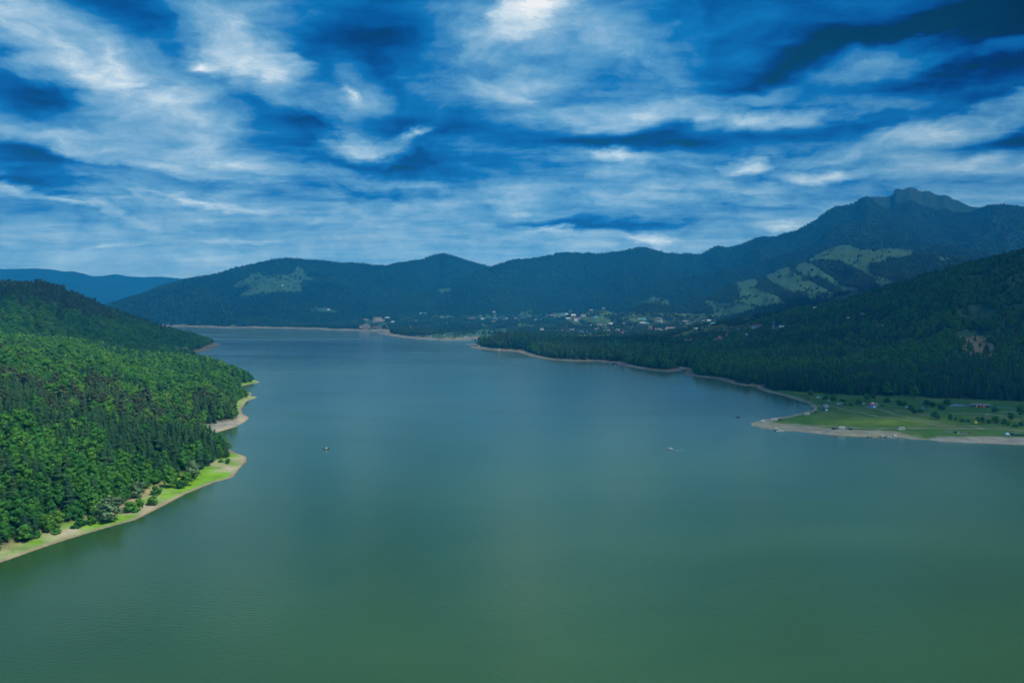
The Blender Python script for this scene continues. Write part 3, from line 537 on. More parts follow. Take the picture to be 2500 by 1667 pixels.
mesh_cache = {}
def cached(key, fn):
    if key not in mesh_cache: mesh_cache[key] = fn()
    return mesh_cache[key]
def house(X_, Y_, Z_, wd, wall, roof, fl, label, group, name='village_house', rz=None, hip=False, parts=True):
    h = 2.9*fl+.4; dp = min(max(wd*.62, 6.5), 12); e = empty(name, (X_, Y_, Z_-.4), -math.atan2(X_, Y_)+(RNG.uniform(-.5, .5) if rz is None else rz))
    wd = round(wd*2)/2; dp = round(dp*2)/2; key = (wd, dp, fl)
    link('wall', cached(('w', key, wall), lambda: MB().box(-wd/2, wd/2, -dp/2, dp/2, 0, h).mesh('wall', WALLS[wall])), e)
    def rf():
        b = MB(); rh = dp*.36; o_ = .6
        if hip: b.add([(-wd/2-o_, -dp/2-o_, h), (wd/2+o_, -dp/2-o_, h), (wd/2+o_, dp/2+o_, h), (-wd/2-o_, dp/2+o_, h), (-wd*.16, 0, h+rh*1.2), (wd*.16, 0, h+rh*1.2)], [(3,2,1,0), (0,1,5,4), (1,2,5), (2,3,4,5), (3,0,4)])
        else: b.add([(-wd/2-o_, -dp/2-o_, h+.003), (wd/2+o_, -dp/2-o_, h+.003), (wd/2+o_, dp/2+o_, h+.003), (-wd/2-o_, dp/2+o_, h+.003), (-wd/2-o_, 0, h+rh), (wd/2+o_, 0, h+rh)], [(3,2,1,0), (0,1,5,4), (2,3,4,5), (1,2,5), (3,0,4)])
        return b.mesh('roof', ROOFS[roof])
    ro = link('roof', cached(('r', key, roof, hip), rf), e)
    if parts:
        n = max(2, int(wd/3.2))
        wm_ = cached(('win',), lambda: MB().box(-.55, .55, -.03, .05, 0, 1.3).mesh('window', GLASS))
        for f_ in range(fl):
            for i in range(n):
                xx = -wd/2+wd*(i+.5)/n
                if f_ == 0 and i == n//2: continue
                q = link('window', wm_, e); q.location = (xx, -dp/2-.035, 1.1+2.9*f_)
        q = link('door', cached(('door',), lambda: MB().box(-.5, .5, -.03, .05, 0, 2.1).mesh('door', DOOR)), e); q.location = (-wd/2+wd*(n//2+.5)/n, -dp/2-.035, .3)
        c_ = link('chimney', cached(('chim',), lambda: MB().box(-.4, .4, -.4, .4, 0, 2.4).mesh('chimney', CHIM)), ro); c_.location = (wd*.22, dp*.12, h+dp*.2)
    e['label'] = label; e['category'] = 'house'; e['group'] = group; return e
WN = {'white': 'white walled', 'cream': 'cream walled', 'tan': 'brown walled', 'grey': 'grey walled', 'green': 'pale green'}
RN = {'white': 'pale sheet roof', 'grey': 'grey roof', 'red': 'red roof', 'magenta': 'dark pink roof', 'mauve': 'dull mauve roof', 'teal': 'turquoise roof', 'blue': 'blue roof', 'orange': 'orange tiled roof', 'dark': 'black roof', 'brown': 'brown roof'}
for (px_i, py_i, wp, wall, roof, fl, wh), (X_, Y_, Z_, wdt, r_) in zip(HS, HP):
    szw = 'long ' if wp >= 12 else 'small ' if wp <= 5 else ''
    house(X_, Y_, Z_, wdt, wall, roof, fl, f"{szw}{'two storey ' if fl > 1 and len(wh.split()) < 7 else ''}{WN[wall]} house with {RN[roof]} {wh}", 'houses of the lakeside village' if 980 < px_i < 1950 else 'scattered houses on the wooded slopes', parts=wp > 7)
# larger buildings
def facade(e, x0, x1, yf, z0, cols, rows, dz, wsz=(1.5, 1.4), mat=None):
    me = MB().box(-wsz[0]/2, wsz[0]/2, -.05, .05, 0, wsz[1]).mesh('window', mat or GLASS)
    for j in range(rows):
        for i in range(cols):
            q = link('window', me, e); q.location = (x0+(x1-x0)*(i+.5)/cols, yf, z0+dz*j)
def big(name, key, label, cat, rz=0.0):
    X_, Y_, Z_ = BIG[key]; e = empty(name, (X_, Y_, Z_-.5), -math.atan2(X_, Y_)+rz); tag(e, label, cat); return e
e = big('hotel_building', 'hotel', 'large beige lakeside hotel with rows of pale windows on the far shore', 'hotel', .15)
b = MB(); b.box(-30, 16, -9, 9, 0, 30); b.box(16, 34, -8, 8, 0, 21); b.build('wall', WALLS['tan'], e)
b = MB(); b.box(-31, 17, -10, 10, 30.003, 31.2); b.box(17.01, 35, -9, 9, 21.003, 22); b.build('roof', ROOFS['brown'], e)
b = MB(); b.box(-14, 15, -10.2, -9.02, 8, 22); b.build('glazed_balcony_front', WALLS['white'], e)
facade(e, -28, -15, -9.05, 3, 4, 7, 3.6); facade(e, -13, 14, -10.25, 9, 9, 4, 3.5, (2.2, 2.3)); facade(e, 17, 33, -8.05, 3, 5, 5, 3.6)
e = big('lakeside_block', 'block', 'low wide beige block with a blue band standing at the far water edge', 'building', .1)
b = MB(); b.box(-26, 24, -10, 10, 0, 14); b.box(-8, 16, -8, 8, 14.003, 19); b.build('wall', WALLS['tan'], e)
b = MB(); b.box(-27, 25, -11, 11, 14.003, 15); b.build('roof', ROOFS['brown'], e)
MB().box(-12, 16, -10.4, -10.05, 5, 8).build('blue_sign_band', cmat('band_blue', (.08, .2, .55)), e); facade(e, -24, 22, -10.05, 9.5, 12, 1, 3, (2, 1.8)); facade(e, -24, 22, -10.05, 1, 10, 1, 3, (2, 2.2))
e = big('long_school', 'school', 'long two storey white school with a mauve hip roof in the village', 'school', .12)
b = MB(); b.box(-24, 24, -6, 6, 0, 8.5); b.box(-24, -14, -13, -6.003, 0, 8.5); b.build('wall', WALLS['white'], e)
b = MB(); b.add([(-25, -7, 8.5), (25, -7, 8.5), (25, 7, 8.5), (-25, 7, 8.5), (-18, 0, 13.5), (18, 0, 13.5)], [(3,2,1,0), (0,1,5,4), (1,2,5), (2,3,4,5), (3,0,4)]); b.add([(-25, -14, 8.51), (-13, -14, 8.51), (-13, -7.1, 8.51), (-25, -7.1, 8.51), (-19, -10, 12)], [(3,2,1,0), (0,1,4), (1,2,4), (2,3,4), (3,0,4)]); b.build('roof', ROOFS['mauve'], e)
facade(e, -12, 23, -6.05, 1.2, 12, 2, 3.8, (1.6, 1.9))
e = big('white_villa', 'villa', 'big white villa with balconies and a dark red roof on the right slope', 'villa', -.2)
b = MB(); b.box(-11, 11, -6, 6, 0, 9); b.box(-17, -11.003, -4, 5, 0, 5.5); b.build('wall', WALLS['white'], e)
b = MB(); b.add([(-12, -7, 9), (12, -7, 9), (12, 7, 9), (-12, 7, 9), (-5, 0, 14.5), (5, 0, 14.5)], [(3,2,1,0), (0,1,5,4), (1,2,5), (2,3,4,5), (3,0,4)]); rv = b.build('roof', cmat('roof_darkred', (.20, .05, .05), .7), e); MB().box(2, 3, 1, 2, 11, 15.5).build('chimney', CHIM, rv)
for zf in (2.9, 5.9):
    MB().box(-10.5, 10.5, -7.6, -6.003, zf, zf+.25).build('balcony', WALLS['white'], e)
facade(e, -10, 10, -6.05, 1, 6, 3, 3, (1.5, 1.6)); MB().box(-15, -13, -4.1, -4.02, 0, 2.2).build('door', DOOR, e)
X_, Y_, Z_ = BIG['redhip']; house(X_, Y_, Z_, 16, 'cream', 'red', 1, 'cream house under a broad red hip roof above the terraced orchard', 'scattered houses on the wooded slopes', rz=.1, hip=True)
e = big('water_tower', 'tower', 'blue mushroom shaped water tower standing among trees right of the white villa', 'water tower')
MB().cyl((0, 0, 0), 1.3, 13, n=12).build('shaft', WALLS['white'], e); b = MB(); b.cyl((0, 0, 13), 1.6, 4.5, r2=4.2, n=14); b.cyl((0, 0, 17.5), 4.2, 3, r2=3.8, n=14); b.build('tank', cmat('tank_blue', (.10, .45, .75), .4), e); MB().cyl((0, 0, 20.5), 3.8, .9, r2=.6, n=14).build('cap', ROOFS['grey'], e)
e = big('conical_pylon', 'pylon', 'pale conical mast standing behind the white house on the right hill', 'mast')
MB().cyl((0, 0, 0), .5, 9, n=8).build('post', WALLS['grey'], e); MB().cyl((0, 0, 9), .5, 4, r2=1.9, n=8).build('bowl', WALLS['grey'], e)
LIT = pmat('lit_window', (.8, .3, .08), .5, emit=(.42, .12, .03))
e = big('campsite_lodge', 'lodge', 'long dark lodge with three orange lit windows behind the camping meadow', 'lodge')
MB().box(-15, 14, -4, 4, 0, 4.2).build('wall', cmat('lodge_wood', (.05, .06, .06)), e); b = MB(); b.add([(-16, -5.2, 4.2), (15, -5.2, 4.2), (15, 5, 4.2), (-16, 5, 4.2), (-16, 0, 6.6), (15, 0, 6.6)], [(3,2,1,0), (0,1,5,4), (2,3,4,5), (1,2,5), (3,0,4)]); b.build('roof', ROOFS['grey'], e)
for xx, ww in ((-6.5, 2.0), (0, 1.0), (5.5, 2.0)):
    MB().box(xx-ww/2, xx+ww/2, -4.06, -4.01, 1.0, 3.2).build('lit_window', LIT, e)
e.scale = (.6, .6, .62)
MB().box(-16, 15, -6.6, -4.08, 0, .5).build('deck', WALLS['grey'], e)
def fence(pts_, name, label, mat, hgt=1.3, step=3.0):
    e = empty(name, (*pts_[0][:2], pts_[0][2])); tag(e, label, 'fence'); rail = MB(); post = MB().box(-.07, .07, -.07, .07, 0, hgt).mesh('post', mat); n = 0
    for a_, b_ in zip(pts_[:-1], pts_[1:]):
        d = math.dist(a_[:2], b_[:2]); ux, uy = (b_[0]-a_[0])/d, (b_[1]-a_[1])/d; ox, oy = a_[0]-pts_[0][0], a_[1]-pts_[0][1]
        for zz in (.4, .8, 1.2):
            rail.add([(ox-uy*.06, oy+ux*.06, zz), (ox+uy*.06, oy-ux*.06, zz), (ox+uy*.06+ux*d, oy-ux*.06+uy*d, zz), (ox-uy*.06+ux*d, oy+ux*.06+uy*d, zz), (ox-uy*.06, oy+ux*.06, zz+.22), (ox+uy*.06, oy-ux*.06, zz+.22), (ox+uy*.06+ux*d, oy-ux*.06+uy*d, zz+.22), (ox-uy*.06+ux*d, oy+ux*.06+uy*d, zz+.22)], [(3,2,1,0),(4,5,6,7),(0,1,5,4),(1,2,6,5),(2,3,7,6),(3,0,4,7)])
        for i in range(int(d/step)):
            if n < 90: q = link('post', post, e); q.location = (ox+ux*i*step, oy+uy*i*step, 0); n += 1
    rail.build('rail', mat, e)
FM = cmat('fence_paint', (.50, .56, .58), .5)
fence([place(*p) for p in ((2330, 988), (2372, 991))], 'campsite_fence', 'pale rail fence left of the dark lodge', FM)
fence([place(*p) for p in ((2418, 993), (2440, 995), (2485, 999))], 'campsite_fence', 'pale rail fence right of the dark lodge', FM)
b = MB(); b.box(-11, 11, -1.6, 1.6, 0, 2.2); X_, Y_, Z_ = place(2337, 991)
e = empty('greenhouse_tunnel', (X_, Y_-2, Z_), -.1); tag(e, 'long low pale blue plastic tunnel at the wood edge left of the lodge', 'greenhouse'); b = MB(); b.prism([(-10, 0)]+[(-10+20*i/8, 1.6*math.sin(PI*i/8)**.5) for i in range(1, 8)]+[(10, 0)], -1.8, 1.8); b.build('plastic_cover', cmat('plastic_blue', (.35, .5, .7), .3), e)
# masts along the track on the right slope
for i, (q, lb) in enumerate((((2053, 846), 'wooden power pole at the left end of the hillside track'), ((2171, 856), 'wooden power pole right of the hillside track'), ((2246, 857), 'short power pole furthest right along the hillside track'))):
    X_, Y_, Z_ = place(*q); e = empty('power_pole', (X_, Y_, Z_)); tag(e, lb, 'power pole', 'power poles on the right hillside')
    MB().cyl((0, 0, -.5), .22, (12, 11, 7)[i]+.5, n=8, r2=.15).build('pole', cmat('pole_concrete', (.55, .53, .47), .8), e); MB().box(-1.1, 1.1, -.08, .08, (12, 11, 7)[i]-1, (12, 11, 7)[i]-.8).build('crossarm', cmat('pole_concrete', (.55, .53, .47)), e)

# ---- vehicles, tents and boats
RUB = cmat('rubber', (.02, .02, .02), .8); CHR = cmat('alloy', (.5, .5, .52), .3, metal=.8)
PAINT = {'white': (.80, .80, .78), 'black': (.015, .016, .02), 'darkblue': (.02, .03, .07), 'silver': (.45, .48, .52), 'lightblue': (.30, .50, .62), 'beige': (.34, .29, .20), 'darkred': (.10, .02, .02)}
def wheels(e, xs, y, r_=.33):
    me = cached(('tyre', r_), lambda: MB().cyl((0, -.1, 0), r_, .2, 'y', 14).mesh('tyre', RUB)); rm = cached(('rim', r_), lambda: MB().cyl((0, -.115, 0), r_*.55, .23, 'y', 10).mesh('rim', CHR))
    for xx in xs:
        for s_ in (-1, 1):
            wq = link('wheel', me, e); wq.location = (xx, s_*y, r_); link('rim', rm, wq)
def car(colr, label, px, py, rz, group='cars parked on the camping meadow', van=False):
    X_, Y_, Z_ = place(px, py); e = empty('camper_van' if van else 'parked_car', (X_, Y_, Z_), rz); m_ = cmat('paint_'+colr, PAINT[colr], .25, spec=.5)
    if not van:
        b = MB(); b.prism([(-2.15, .32), (-2.2, .75), (-2.0, .92), (-1.0, .98), (1.4, .98), (2.1, .9), (2.2, .6), (2.15, .32)], -.88, .88); b.build('body', m_, e)
        b = MB(); b.prism([(-1.55, .95), (-.85, 1.42), (.75, 1.45), (1.6, .95)], -.76, .76); b.build('cabin_glass', GLASS, e); MB().box(-.8, .72, -.7, .7, 1.452, 1.50).build('roof_panel', m_, e); wheels(e, (-1.35, 1.35), .82)
        for s_ in (-1, 1): MB().box(-2.24, -2.19, s_*.62-.18, s_*.62+.18, .62, .78).build('headlight', WALLS['white'], e)
    else:
        b = MB(); b.prism([(-2.9, .4), (-2.95, 1.1), (-2.2, 1.45), (-1.8, 2.35), (-1.4, 2.65), (2.9, 2.7), (3.0, .4)], -1.02, 1.02); b.build('body', m_, e); MB().box(-1.2, 1.9, -1.06, -1.022, 1.4, 2.1).build('side_window', GLASS, e); b = MB(); b.prism([(-2.24, 1.47), (-1.86, 2.3), (-1.95, 2.32), (-2.33, 1.49)], -.9, .9); b.build('windscreen', GLASS, e)
        MB().box(-.2, .7, 1.022, 1.05, .5, 2.3).build('door', cmat('paint_silver', PAINT['silver']), e); wheels(e, (-1.9, 1.9), .95, .36)
    tag(e, label, 'camper van' if van else 'car', group if not van else 'camper vans on the camping meadow'); return e
def caravan(label, px, py, rz, L=5.2):
    X_, Y_, Z_ = place(px, py); e = empty('touring_caravan', (X_, Y_, Z_), rz); m_ = cmat('paint_white', PAINT['white'], .25, spec=.5)
    b = MB(); b.prism([(-L/2, .5), (-L/2-.2, 1.2), (-L/2+.2, 2.5), (L/2-.3, 2.62), (L/2+.1, 1.8), (L/2, .5)], -1.1, 1.1); b.build('body', m_, e)
    for xx in (-L*.28, L*.22): MB().box(xx-.5, xx+.5, -1.15, -1.102, 1.3, 1.95).build('window', GLASS, e)
    MB().box(-.35, .35, -1.14, -1.102, .55, 2.3).build('door', cmat('paint_silver', PAINT['silver']), e); MB().box(-L/2-1.3, -L/2, -.06, .06, .42, .5).build('tow_bar', DARKM, e); wheels(e, (0,), 1.0)
    return tag(e, label, 'caravan', 'caravans on the camping meadow')
def tent(colr, label, px, py, rz, w_=4.0, d_=3.2, h_=2.3, name='dome_tent', grp='tents by the lake'):
    X_, Y_, Z_ = place(px, py); e = empty(name, (X_, Y_, Z_), rz); b = MB(); n = 7
    for j in range(n+1):
        yy = -d_/2+d_*j/n; k = math.sin(PI*(j+.6)/(n+1.2))**.6
        b.v += [(w_/2*math.cos(PI*i/8)*(.72+.28*k), yy, h_*k*math.sin(PI*i/8)**.8) for i in range(9)]
    b.f += [(j*9+i, j*9+i+1, (j+1)*9+i+1, (j+1)*9+i) for j in range(n) for i in range(8)]; b.f += [tuple(range(8, -1, -1)), tuple(range(n*9, n*9+9))]
    b.build('canopy', cmat('canvas_'+colr, CANV[colr], .7), e); MB().add([(-.6, -d_/2-.03, 0), (.6, -d_/2-.03, 0), (0, -d_/2+.1, h_*.66)], [(0, 1, 2)]).build('door_flap', DARKM, e)
    return tag(e, label, 'tent', grp)
CANV = {'white': (.78, .80, .80), 'blue': (.05, .32, .65), 'magenta': (.70, .08, .32), 'navy': (.03, .08, .30), 'grey': (.32, .36, .40), 'yellow': (.85, .80, .12), 'dark': (.04, .05, .06), 'lightblue': (.35, .6, .8), 'green': (.10, .25, .12), 'red': (.6, .08, .05)}
def boat(colr, label, px, py, rz, L=6.0, cab=True, name='moored_boat', grp='boats along the shore', top='white', afloat=True):
    if afloat: X_, Y_ = G(px, py); Z_ = 0.0
    else: X_, Y_, Z_ = place(px, py)
    e = empty(name, (X_, Y_, Z_-.05), rz); key = (round(L, 1), colr, cab)
    def hull():
        b = MB(); n = 8; W = L*.17
        for i in range(n+1):
            f_ = i/n; xx = -L/2+L*f_; wv_ = W*min(1, (1-f_)*3.0+.02)**.6*(.85+.15*min(1, f_*4)); sh = .62+.30*f_**2
            b.v += [(xx, -wv_, sh), (xx, -wv_*.72, -.12), (xx, wv_*.72, -.12), (xx, wv_, sh), (xx, wv_*.82, sh-.08), (xx, wv_*.6, .25), (xx, -wv_*.6, .25), (xx, -wv_*.82, sh-.08)]
        for i in range(n):
            for j in range(8): b.f.append((i*8+j, i*8+(j+1) % 8, (i+1)*8+(j+1) % 8, (i+1)*8+j))
        b.f += [tuple(range(7, -1, -1)), tuple(range(n*8, n*8+8))]; return b.mesh('hull', cmat('hull_'+colr, CANV[colr] if colr in CANV else PAINT[colr], .3))
    link('hull', cached(('hull', key), hull), e)
    if cab:
        link('cabin', cached(('cab', key), lambda: MB().box(-L*.18, L*.16, -L*.10, L*.10, .30, 1.45, .18, .08).mesh('cabin', cmat('hull_'+top, CANV[top], .3))), e)
        link('windscreen', cached(('ws', key), lambda: MB().add([(L*.165, -L*.09, .95), (L*.165, L*.09, .95), (L*.13, L*.08, 1.4), (L*.13, -L*.08, 1.4)], [(0, 1, 2, 3)]).mesh('windscreen', GLASS)), e)
    else: link('bench', cached(('bn', key), lambda: MB().box(-L*.2, -L*.12, -L*.13, L*.13, .26, .48).mesh('bench', cmat('bench_wood', (.25, .16, .08)))), e)
    link('outboard_motor', cached(('ob',), lambda: MB().box(-.2, .2, -.16, .16, -.3, 1.0).mesh('outboard_motor', DARKM)), e).location = (-L/2-.18, 0, .1)
    return tag(e, label, 'boat', grp)
PTX = lambda cx, cy: (1800+cx/6.72, 920+cy/6.72)
PT8 = lambda cx, cy: (2150+cx/6.72, 920+cy/6.72)
caravan('small white caravan alone at the tip of the camping spit', *PTX(415, 748), .2, 4.2)
caravan('white caravan beside a dark car near the tip of the camping spit', *PTX(632, 718), .15)
tent('white', 'white awning tent left of the caravan near the spit tip', *PTX(588, 712), .1, 4.5, 3.5, 2.2)
car('darkblue', 'dark blue car right of the caravan near the spit tip', *PTX(695, 712), .5)
car('white', 'long white van parked on the cove edge of the camping spit', *PTX(1140, 625), .25, van=True)
car('black', 'black car parked alone by the innermost corner of the cove', *PTX(1282, 585), -.35)
caravan('white caravan at the back of the cluster by the dirt junction', *PTX(1448, 490), .3, 4.6)
caravan('white caravan at the front right of the cluster by the dirt junction', *PTX(1472, 512), .2, 4.4)
tent('navy', 'navy blue and white tent in front of the caravan cluster', *PTX(1428, 545), .3, 4.6, 3.2, 2.3); tent('white', 'white tent touching the navy blue tent of the caravan cluster', *PTX(1462, 553), .2, 3.0, 2.6, 1.8)
tent('lightblue', 'pale blue tent by the bushes behind the cove corner', *PTX(1322, 345), .2); tent('grey', 'small grey tent against the bushes behind the caravan cluster', *PTX(1503, 400), .1, 3.2)
car('darkred', 'dark red car at the wood edge behind the cove corner', *PTX(1158, 365), .2)
car('white', 'white camper van with raised roof in the middle of the meadow edge', *PTX(1670, 462), .3, van=True); car('silver', 'silver car right of the camper van at the meadow edge', *PTX(1712, 465), .4); car('black', 'black car left of the round grey bush', *PTX(1768, 462), .3)
tent('grey', 'grey tent left of the magenta tent', *PTX(2068, 450), .1, 4.4); tent('magenta', 'magenta tent in the bright tent cluster', *PTX(2195, 470), .1, 6.4, 3.4, 2.6); tent('blue', 'bright blue tent in front of the magenta tent', *PTX(2200, 505), .1, 4.6); tent('white', 'white tent right of the bright blue tent', *PTX(2246, 505), .1, 4.2); tent('white', 'white awning tent behind the magenta tent', *PTX(2222, 450), .1, 5.0, 3.0, 2.6)
car('white', 'white camper van right of the bright tent cluster', *PTX(2292, 475), 1.2, van=True); car('silver', 'silver car left of the bright blue tent', *PTX(2140, 500), .1)
car('black', 'black car left of the caravan on the shore side of the dirt road', *PTX(1588, 860), .05); caravan('white caravan between two dark cars on the shore side of the dirt road', *PTX(1715, 858), 0.0, 5.6); car('darkblue', 'dark blue car right of the caravan beside the dirt road', *PTX(1855, 868), .1)
car('white', 'large white camper van with dark windows standing alone beside the dirt road', *PT8(335, 872), .05, van=True); D.objects[-1] if False else None
car('lightblue', 'light blue car furthest left of the right hand car group', *PT8(1120, 912), .1); car('black', 'black car in the middle of the right hand car group', *PT8(1235, 920), .1); car('white', 'white car behind the black one in the right hand car group', *PT8(1270, 925), 1.2); car('silver', 'silver car nearest the shore in the right hand car group', *PT8(1380, 943), .05); car('beige', 'beige car furthest right of the right hand car group', *PT8(1462, 928), -.1)
tent('lightblue', 'pale blue tent left of the dark cars at the right picture edge', *PT8(2075, 955), .2, 4.6); car('black', 'black car next to the pale blue tent at the right picture edge', *PT8(2135, 950), -.3); car('darkblue', 'dark blue car in the row at the right picture edge', *PT8(2250, 965), .2); car('black', 'black car furthest right in the row at the picture edge', *PT8(2312, 965), .3); tent('dark', 'dark tent standing among the cars at the right picture edge', *PT8(2190, 962), .3, 3.2)
tent('yellow', 'round yellow tent alone below the hedge', *PT8(1560, 760), 0, 3.0, 3.0, 2.4)
caravan('white caravan half behind the bushes of the back meadow', *PT8(442, 515), .2, 4.6); tent('blue', 'white and blue tent right of the meadow bushes', *PT8(692, 525), .2, 4.0); tent('dark', 'dark tent left of the caravan in the back meadow', *PT8(25, 478), .2, 5.0)
tent('yellow', 'tiny yellow tent on the tip of the sandy point', 1170, 846, 0, 4.2, 4.0, 2.8)
# boats
boat('white', 'white cabin boat moored at the near side of the camping spit', *PTX(700, 892), .1, 7.5); boat('dark', 'dark open boat moored left of the white cabin boat', *PTX(655, 878), 2.9, 5.5, False); boat('white', 'small pale boat pulled up on the gravel of the spit', *PTX(640, 852), .1, 4.5, False, afloat=False)
boat('lightblue', 'pale turquoise boat lying in the dark cove, left of its twin', *PTX(1085, 492), .1, 3.6, False); boat('lightblue', 'pale turquoise boat lying in the dark cove, right of its twin', *PTX(1115, 493), -.1, 3.4, False); boat('yellow', 'yellow boat at the innermost shore of the cove', *PTX(1220, 488), .9, 4.0)
boat('dark', 'dark rowing boat drifting off the tip of the camping spit', *PTX(12, 664), 0, 4.6, False); boat('dark', 'small dark boat at the gravel shore below the caravans', *PTX(2166, 988), .5, 4.6, True)
boat('dark', 'long dark boat with white deck left of the gravel bay', *PT8(40, 988), .05, 8.0, True); boat('white', 'white boat moored right of the long dark boat', *PT8(140, 996), -.2, 5.0, True); boat('white', 'white boat hauled up at the gravel bay', *PT8(232, 968), .4, 5.0, True, afloat=False)
boat('dark', 'lone dark fishing boat with a white canopy in the middle of the lake', 797, 1096.5, .4, 4.6, True, name='fishing_boat', grp='boats out on the lake'); boat('white', 'white motorboat leaving a short wake on the open lake', 1637, 1097, 2.75, 5.2, True, name='motorboat', grp='boats out on the lake')
X_, Y_ = G(1638.5, 1097.6); b = MB()
for i in range(10):
    f0 = i/10; b.v += [(X_+1.5+15*f0, Y_-.6-5*f0-(.5+1.6*f0), .02), (X_+1.5+15*f0, Y_-.6-5*f0+(.5+1.6*f0), .02)]
b.f += [(2*i, 2*i+2, 2*i+3, 2*i+1) for i in range(9)]
fm = D.materials.new('foam'); fm.use_nodes = True; t = NT(fm.node_tree); nf_ = t.noise(t.new('ShaderNodeNewGeometry').outputs['Position'], .8, 4, .7).outputs[0]
gx = t.math('SUBTRACT', 1.0, t.math('DIVIDE', t.math('SUBTRACT', t.new('ShaderNodeSeparateXYZ', ins={0: t.new('ShaderNodeNewGeometry').outputs['Position']}).outputs[0], X_), 18.0)); t.l.new(t.math('MULTIPLY', t.math('MULTIPLY', gx, gx), t.math('MULTIPLY', nf_, .9), clamp=True), t.n['Principled BSDF'].inputs['Alpha']); t.n['Principled BSDF'].inputs['Base Color'].default_value = (.7, .8, .8, 1)
wk = b.build('boat_wake', fm); tag(wk, 'short pale wake behind the white motorboat', 'wake', kind='stuff')
X_, Y_ = G(1502, 889); e = empty('pontoon_boathouse', (X_, Y_, 0), -.15); tag(e, 'dark floating boathouse with blue boats moored at the wooded point shore', 'boathouse'); MB().box(-9, 8, -3, 3, -.2, .5).build('pontoon', DARKM, e); MB().box(-6, 3, -2, 2, .503, 3).build('wall', cmat('boathouse_wood', (.06, .07, .09)), e); b = MB(); b.add([(-7, -2.8, 3.003), (4, -2.8, 3.003), (4, 2.8, 3.003), (-7, 2.8, 3.003), (-7, 0, 4.3), (4, 0, 4.3)], [(3,2,1,0), (0,1,5,4), (2,3,4,5), (1,2,5), (3,0,4)]); b.build('roof', ROOFS['grey'], e)
boat('blue', 'blue boat moored in front of the floating boathouse', 1503, 892, .2, 6.5, True); boat('navy', 'navy boat moored right of the floating boathouse', 1511, 891.5, -.1, 5.5, True)
X_, Y_ = G(923, 815); e = empty('floating_pier', (X_, Y_, 0), .08); tag(e, 'dark floating pier jutting from the wooded shore before the hotel', 'pier'); MB().box(-24, 26, -2, 2, -.2, 1.0).build('deck', DARKM, e); MB().box(2, 22, -1.6, 1.6, 1.003, 5).build('pavilion', WALLS['grey'], e)
tent('lightblue', 'small turquoise tent on the dark grassy nook of the right shore', 1663, 899, .1, 5, 4, 2.6); tent('red', 'small red tent on the sandy point right of the yellow tent', 1230, 854, .1, 4, 3, 2.4); tent('white', 'white tent on the sandy point left of the red tent', 1219, 853, .1, 4.5, 3.4, 2.6)
# the crowded boat shore behind the point
hcol = ['white', 'white', 'white', 'grey', 'lightblue', 'white', 'dark']
for i in range(38):
    px_i = 1016+i*4.5+RNG.uniform(-1.2, 1.2); base_y = np.interp(px_i, (1016, 1060, 1120, 1155, 1185), (827.5, 830, 831, 829, 827))
    c_ = hcol[i % 7]; boat(c_, f"{ {'white':'white','grey':'grey','lightblue':'pale blue','dark':'dark'}[c_] } cabin boat moored in the crowded row along the far boat shore", px_i, base_y+RNG.uniform(-.2, 1.2), PI/2+RNG.uniform(-.4, .4), RNG.choice([6.0, 7.5]), True, grp='boats moored along the far boat shore', top='white' if i % 3 else 'lightblue')
for i, (a_, b_) in enumerate([(1016, 820), (1084, 818.5), (1123, 811.5), (1144, 811.5), (1150, 814), (1157, 814), (1165, 815.5), (1168, 814.5), (1170, 813), (1172, 812.5), (1176, 816), (1188, 812), (1195, 811), (1200, 810.5), (1206, 811), (1212, 811), (1052, 821.5), (1062, 823), (1075, 823.5), (1100, 821), (1107, 820.5), (1135, 823), (1140, 823), (1180, 823), (1184, 823)]):
    if i % 3 == 1: tent('white' if i % 2 else 'lightblue', 'small pale tent on the crowded grass behind the far boat shore', a_, b_, RNG.uniform(-.4, .4), 5, 4, 2.8, grp='tents on the far boat shore')
    elif i % 3 == 2: car(('silver', 'white', 'black')[i % 4 % 3], f"{('silver', 'white', 'black')[i % 4 % 3]} car parked on the crowded grass behind the far boat shore", a_, b_, RNG.uniform(-.5, .5), 'cars parked behind the far boat shore')
    else: e = caravan('white caravan on the crowded grass behind the far boat shore', a_, b_, RNG.uniform(-.5, .5), 6.2); e['group'] = 'caravans behind the far boat shore'
# dirt tracks over the camping meadow: ribbons a little above the grass
def track(pxs, w_, name, label, mat):
    P_ = []
    for (a_, b_), (c_, d_) in zip(pxs[:-1], pxs[1:]):
        for k in range(10): P_.append(G(a_+(c_-a_)*k/10, b_+(d_-b_)*k/10, 2.5))
    P_.append(G(*pxs[-1], 2.5)); b = MB()
    for i, (X_, Y_) in enumerate(P_):
        X2, Y2 = P_[min(i+1, len(P_)-1)]; X1, Y1 = P_[max(i-1, 0)]; d = math.hypot(X2-X1, Y2-Y1)+1e-6; nx, ny = -(Y2-Y1)/d, (X2-X1)/d; ww = w_*(1+.25*math.sin(i*.9))
        for s_ in (-1, -.33, .33, 1): xx, yy = X_+nx*ww/2*s_, Y_+ny*ww/2*s_; b.v.append((xx, yy, gz(xx, yy)+.13+.05*(1-abs(s_))))
    b.f += [(4*i+j, 4*i+4+j, 4*i+5+j, 4*i+1+j) for i in range(len(P_)-1) for j in range(3)]
    o = b.build(name, mat); tag(o, label, 'track', kind='structure')
TRK = pmat('track_gravel', (.34, .33, .26), .95, .35, .6); CON = pmat('pale_concrete', (.30, .31, .30), .9, .2, .5)
track([(1880,1033.5),(1950,1036.5),(2050,1042.5),(2150,1046.5),(2270,1045.5),(2400,1046.5),(2500,1052),(2620,1060)], 3.0, 'dirt_track', 'pale gravel track along the shore side of the camping meadow', TRK)
